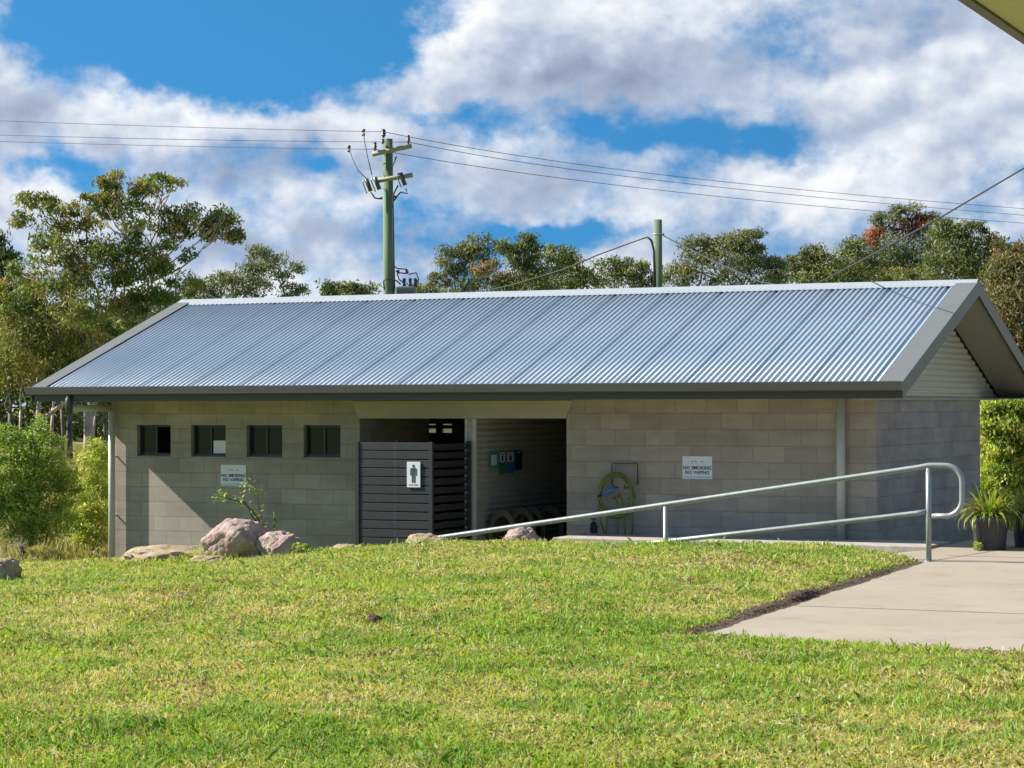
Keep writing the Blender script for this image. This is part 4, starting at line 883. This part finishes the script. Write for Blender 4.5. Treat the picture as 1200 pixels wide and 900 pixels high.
def wire(pts, r, label, group):
    P = [at(*p) for p in pts]; n = 24; out = []
    if len(P) == 3:
        a, m, b = P
        for i in range(n+1):
            t = i/n; c = 2*m-(a+b)/2; out.append(tuple(a*(1-t)**2+c*2*t*(1-t)+b*t*t))
    else:
        for i in range(n+1): out.append(tuple(P[0].lerp(P[1], i/n)))
    b = MB(); b.tube(out, r, 6); o = b.build('power_line', MAT['cable'], m=Matrix()); tag(o, label, 'cable', group)
WG = 'thin power lines from the tall pole'
wire([(-40, 140, 68), (205, 148.5, 64), (450, 154.5, 59.8)], .008, 'topmost thin power line running left from the tall pole', WG)
wire([(-40, 157, 68), (220, 163.5, 64), (479, 166.5, 59.8)], .008, 'middle power line running left from the tall pole', WG)
wire([(-40, 164.5, 68), (200, 171, 64), (440, 175, 59.8)], .008, 'lowest of the three power lines running left from the tall pole', WG)
wire([(450, 154.5, 59.8), (830, 211, 78), (1260, 249, 95)], .009, 'topmost thin power line running right from the tall pole', WG)
wire([(479, 166.5, 59.8), (830, 218, 78), (1260, 257, 95)], .009, 'middle power line running right from the tall pole', WG)
wire([(440, 175, 59.8), (830, 229, 78), (1260, 266, 95)], .009, 'lowest of the three power lines running right from the tall pole', WG)
def cable2():
    pts = [(777, 276, 52), (800, 288, 49), (840, 308, 44), (890, 330, 39), (930, 338, 35), (960, 331, 33), (1010, 305, 29), (1100, 256, 25), (1200, 197, 21), (1290, 140, 19)]
    b = MB(); b.tube([tuple(at(*p)) for p in pts], [.014, .014, .013, .012, .011, .011, .010, .009, .008, .008], 6); tag(b.build('service_cable', MAT['cable'], m=Matrix()), 'thick black service cable sagging from the short pole up to the right edge', 'cable')
    b = MB(); b.tube([tuple(at(*p)) for p in ((758, 278, 52), (735, 286, 53), (700, 299, 54), (660, 316, 56), (600, 334, 58), (540, 347, 60))], .016, 6)
    tag(b.build('service_cable', MAT['cable'], m=Matrix()), 'black cable running down left from the short pole behind the ridge', 'cable')
cable2()
def droppers():
    for k, (pts, lb) in enumerate((([(426, 154, 60.5), (427, 165, 60.3), (431, 185, 60.1), (436, 205, 59.8)], 'thin dropper wire nearest the tall pole'), ([(409, 173, 60.6), (413, 186, 60.3), (420, 200, 60), (429, 209, 59.8)], 'thin curved dropper wire further left of the tall pole'))):
        e = empty('dropper_wire', lb, 'cable', 'dropper wires left of the tall pole'); b = MB(); b.tube([tuple(at(*p)) for p in pts], .012, 6); b.build('lead', MAT['cable'], e)
        p = at(*pts[0]); b = MB(); b.tube([tuple(p+Vector((0, 0, .06))), tuple(p+Vector((0, 0, -.02)))], .045, 8); b.tube([tuple(p+Vector((0, 0, -.05))), tuple(p+Vector((0, 0, -.12)))], .04, 8); b.build('clamp', MAT['insul'], e)
droppers()

# ------------------------------------------------------------------ eave of the near building, top right
def near_eave():
    zc = CAMZ+1.5
    def on(px, py): r = ray(px, py); t = (zc-CAMZ)/r.z; return Vector((0, 0, CAMZ))+r*t
    a, b_ = on(1131, 0), on(1200, 47); d = (b_-a).normalized(); s = Vector((d.y, -d.x, 0))
    p0, p1 = a-d*5.5, b_+d*5.0
    e = empty('veranda_roof', 'cream underside of the near veranda eave crossing the top right corner', 'roof', m=Matrix.Translation(p0))
    def quad(u0, u1, v0, v1, z0, z1):
        c = []
        for z in (z0, z1):
            for u, v in ((u0, v0), (u1, v0), (u1, v1), (u0, v1)): q = d*u+s*v; c.append((q.x, q.y, z))
        m = MB(); m.add(c, [(3, 2, 1, 0), (4, 5, 6, 7), (0, 1, 5, 4), (1, 2, 6, 5), (2, 3, 7, 6), (3, 0, 4, 7)]); return m
    Ln = (p1-p0).length
    quad(0, Ln, .035, 3.2, 0, .03).build('soffit', MAT['beigeroof'], e); quad(0, Ln, -.01, .033, -.012, .20).build('fascia', MAT['trim'], e); quad(0, Ln, -.05, 3.2, .205, .24).build('roof_sheet', MAT['roof'], e)
    for u in (.6, 9.5): quad(u, u+.1, 3.0, 3.1, -zc-.05, -.002).build('post', MAT['trim'], e)
near_eave()

# ------------------------------------------------------------------ lawn
def lawn():
    rg = np.random.default_rng(5); n = 520000
    u = rg.random(n); Y = 9.2*(31/9.2)**u                        # more blades near the camera
    half = Y*.245+.5; X = rg.uniform(-1, 1, n)*half
    x, y = to_local(X, Y); sl = slab_left(y)
    keep = ~((x > sl-.005+.09*(vnoise(x, y, 7)-.5)) & (y > -11.3)) & ~((x > sl+.01) & (y > -11.22+.05*vnoise(x, y, 6)))
    keep &= (y < -2.95-.0*x) | (x < -7.6); keep &= ~((y > -.25) & (x > XL-.4)); keep &= ~((y > -3.1) & (x > -7.6))
    keep &= (y < 1.0)
    X, Y, x, y, sl = X[keep], Y[keep], x[keep], y[keep], sl[keep]; n = len(X); Z = ground_z(x, y)
    big = vnoise(X, Y, .55, 3)*.6+vnoise(X, Y, 1.6, 4)*.4; med = vnoise(X, Y, 4.0, 5)*.6+vnoise(X, Y, 9, 6)*.4; sm = rg.random(n)
    dry = np.clip(big*1.15+med*1.45-1.10+rg.normal(0, .15, n), 0, 1)
    tuft = vnoise(X, Y, 2.3, 8)*vnoise(X, Y, 6, 9)
    H = (.022+.052*rg.random(n)**1.5+.045*(rg.random(n) < .02)+.075*np.clip(tuft-.36, 0, 1))*(1.0-.25*dry)*np.clip(.75+.25*np.abs(x-sl)*3, .75, 1)
    for rx_, ry_, rw_ in ROCKS:
        if rw_ < .25: continue
        dd = np.hypot(X-rx_, (Y-ry_)*1.1); H = H*(1+.6*np.exp(-(np.clip(dd-rw_*.42, 0, None)/.12)**2)*(.4+vnoise(X, Y, 5, 51)))
    wd = rg.uniform(.0026, .0066, n)*(1+(Y-9)/26)
    az = rg.uniform(0, 2*np.pi, n); lean = rg.uniform(.1, 1.1, n)+.3*dry; a2 = rg.uniform(0, 2*np.pi, n)
    lush = np.clip(vnoise(X, Y, 3.1, 31)*1.6-.4, 0, 1); g = np.stack([rg.uniform(.17, .29, n), rg.uniform(.235, .36, n), rg.uniform(.03, .07, n)], -1)*(1.1-.34*lush[:, None]*np.array([1.3, .8, .6]))*1.36
    yl = np.stack([rg.uniform(.38, .54, n), rg.uniform(.37, .49, n), rg.uniform(.13, .24, n)], -1)*1.18; br = np.array([[.62, .52, .33]])*rg.uniform(.45, 1.05, (n, 1))*rg.uniform(.93, 1.07, (n, 3))
    t = np.clip(dry*1.6, 0, 1)[:, None]; C = g*(1-t)+yl*t; isb = (rg.random(n) < .05+.55*np.clip(dry-.45, 0, 1)); C[isb] = br[isb]
    bare = (vnoise(X, Y, 1.15, 61)*.5+vnoise(X, Y, 3.3, 62)*.5 > .70) & (rg.random(n) < .75); C[bare] = np.array([.30, .21, .13])*rg.uniform(.6, 1.5, (bare.sum(), 1)); H = np.where(bare, H*.55, H)
    C = C*.96+.04*C.mean(1, keepdims=True)
    B = np.stack([X, Y, Z-.004], -1); sd = np.stack([np.cos(a2), np.sin(a2), np.zeros(n)], -1)*wd[:, None]; ld = np.stack([np.cos(az), np.sin(az), np.zeros(n)], -1)
    mid = B+ld*(H*lean*.35)[:, None]+np.array([0, 0, 1])*(H*.65)[:, None]; tip = B+ld*(H*lean*1.0)[:, None]+np.array([0, 0, 1])*(H*(1.05-.3*lean))[:, None]
    V = np.stack([B-sd, B+sd, mid+sd*.8, tip, mid-sd*.8], 1).reshape(-1, 3); F = np.arange(5*n).reshape(n, 5)
    o = fast_mesh('lawn_grass', V, F, MAT['grass'], C); tag(o, 'short patchy green and straw coloured lawn grass', 'grass', kind='stuff')
    # round clover and dock leaves growing through the grass
    m = 36000; Y = rg.uniform(9.2, 24, m); X = rg.uniform(-1, 1, m)*(Y*.24+.3); x, y = to_local(X, Y)
    k = ~((x > slab_left(y)-.05) & (y > -11.35)) & (y < -3.2) & (vnoise(X, Y, 1.3, 41)*.55+vnoise(X, Y, 5, 42)*.45+.25*np.clip((12.5-Y)/4, 0, 1) > .62); X, Y, x, y = X[k], Y[k], x[k], y[k]; m = len(X)
    P = np.stack([X, Y, ground_z(x, y)+rg.uniform(.02, .05, m)], -1); cl = np.array([(.10, .20, .02), (.14, .26, .03), (.07, .15, .02)])[rg.integers(0, 3, m)]*rg.uniform(.8, 1.25, (m, 1))
    V, F, C = leaves(P, .022, .015, .1, cl, rg); o = fast_mesh('clover', V, F, MAT['grass'], C); tag(o, 'dark green clover leaves among the lawn grass', 'clover', kind='stuff')
    # dead thatch lying flat
    m = 48000; Y = rg.uniform(9.2, 26, m); X = rg.uniform(-1, 1, m)*(Y*.24+.3); x, y = to_local(X, Y)
    k = ~((x > slab_left(y)-.1) & (y > -11.4)) & (y < -3.1) & ((vnoise(X, Y, 1.9, 21)*vnoise(X, Y, 5, 22) > .42) | (rg.random(m) < .09)); X, Y, x, y = X[k], Y[k], x[k], y[k]; m = len(X)
    P = np.stack([X, Y, ground_z(x, y)+rg.uniform(.015, .035, m)], -1); V, F, C = leaves(P, .08, .008, 0, np.tile(np.array([[.54, .43, .30]]), (m, 1))*rg.uniform(.5, 1.1, (m, 1)), rg)
    o = fast_mesh('dead_grass', V, F, MAT['grass'], C); tag(o, 'pale dead straw scattered over the lawn', 'grass', kind='stuff')
    # long dry grass on the flat ground at far left
    m = 60000; Y = rg.uniform(31, 130, m); X = -Y*rg.uniform(.14, .26, m); P = np.stack([X, Y, -.66+rg.uniform(0, .15, m)], -1); pr = np.array([(.30, .26, .12), (.22, .22, .08), (.36, .30, .17)])
    V, F, C = leaves(P, .35, .04, 1.2, pr[rg.integers(0, 3, m)], rg); o = fast_mesh('paddock_grass', V, F, MAT['grass'], C); tag(o, 'long dry paddock grass beyond the left shrubs', 'grass', kind='stuff')
lawn()
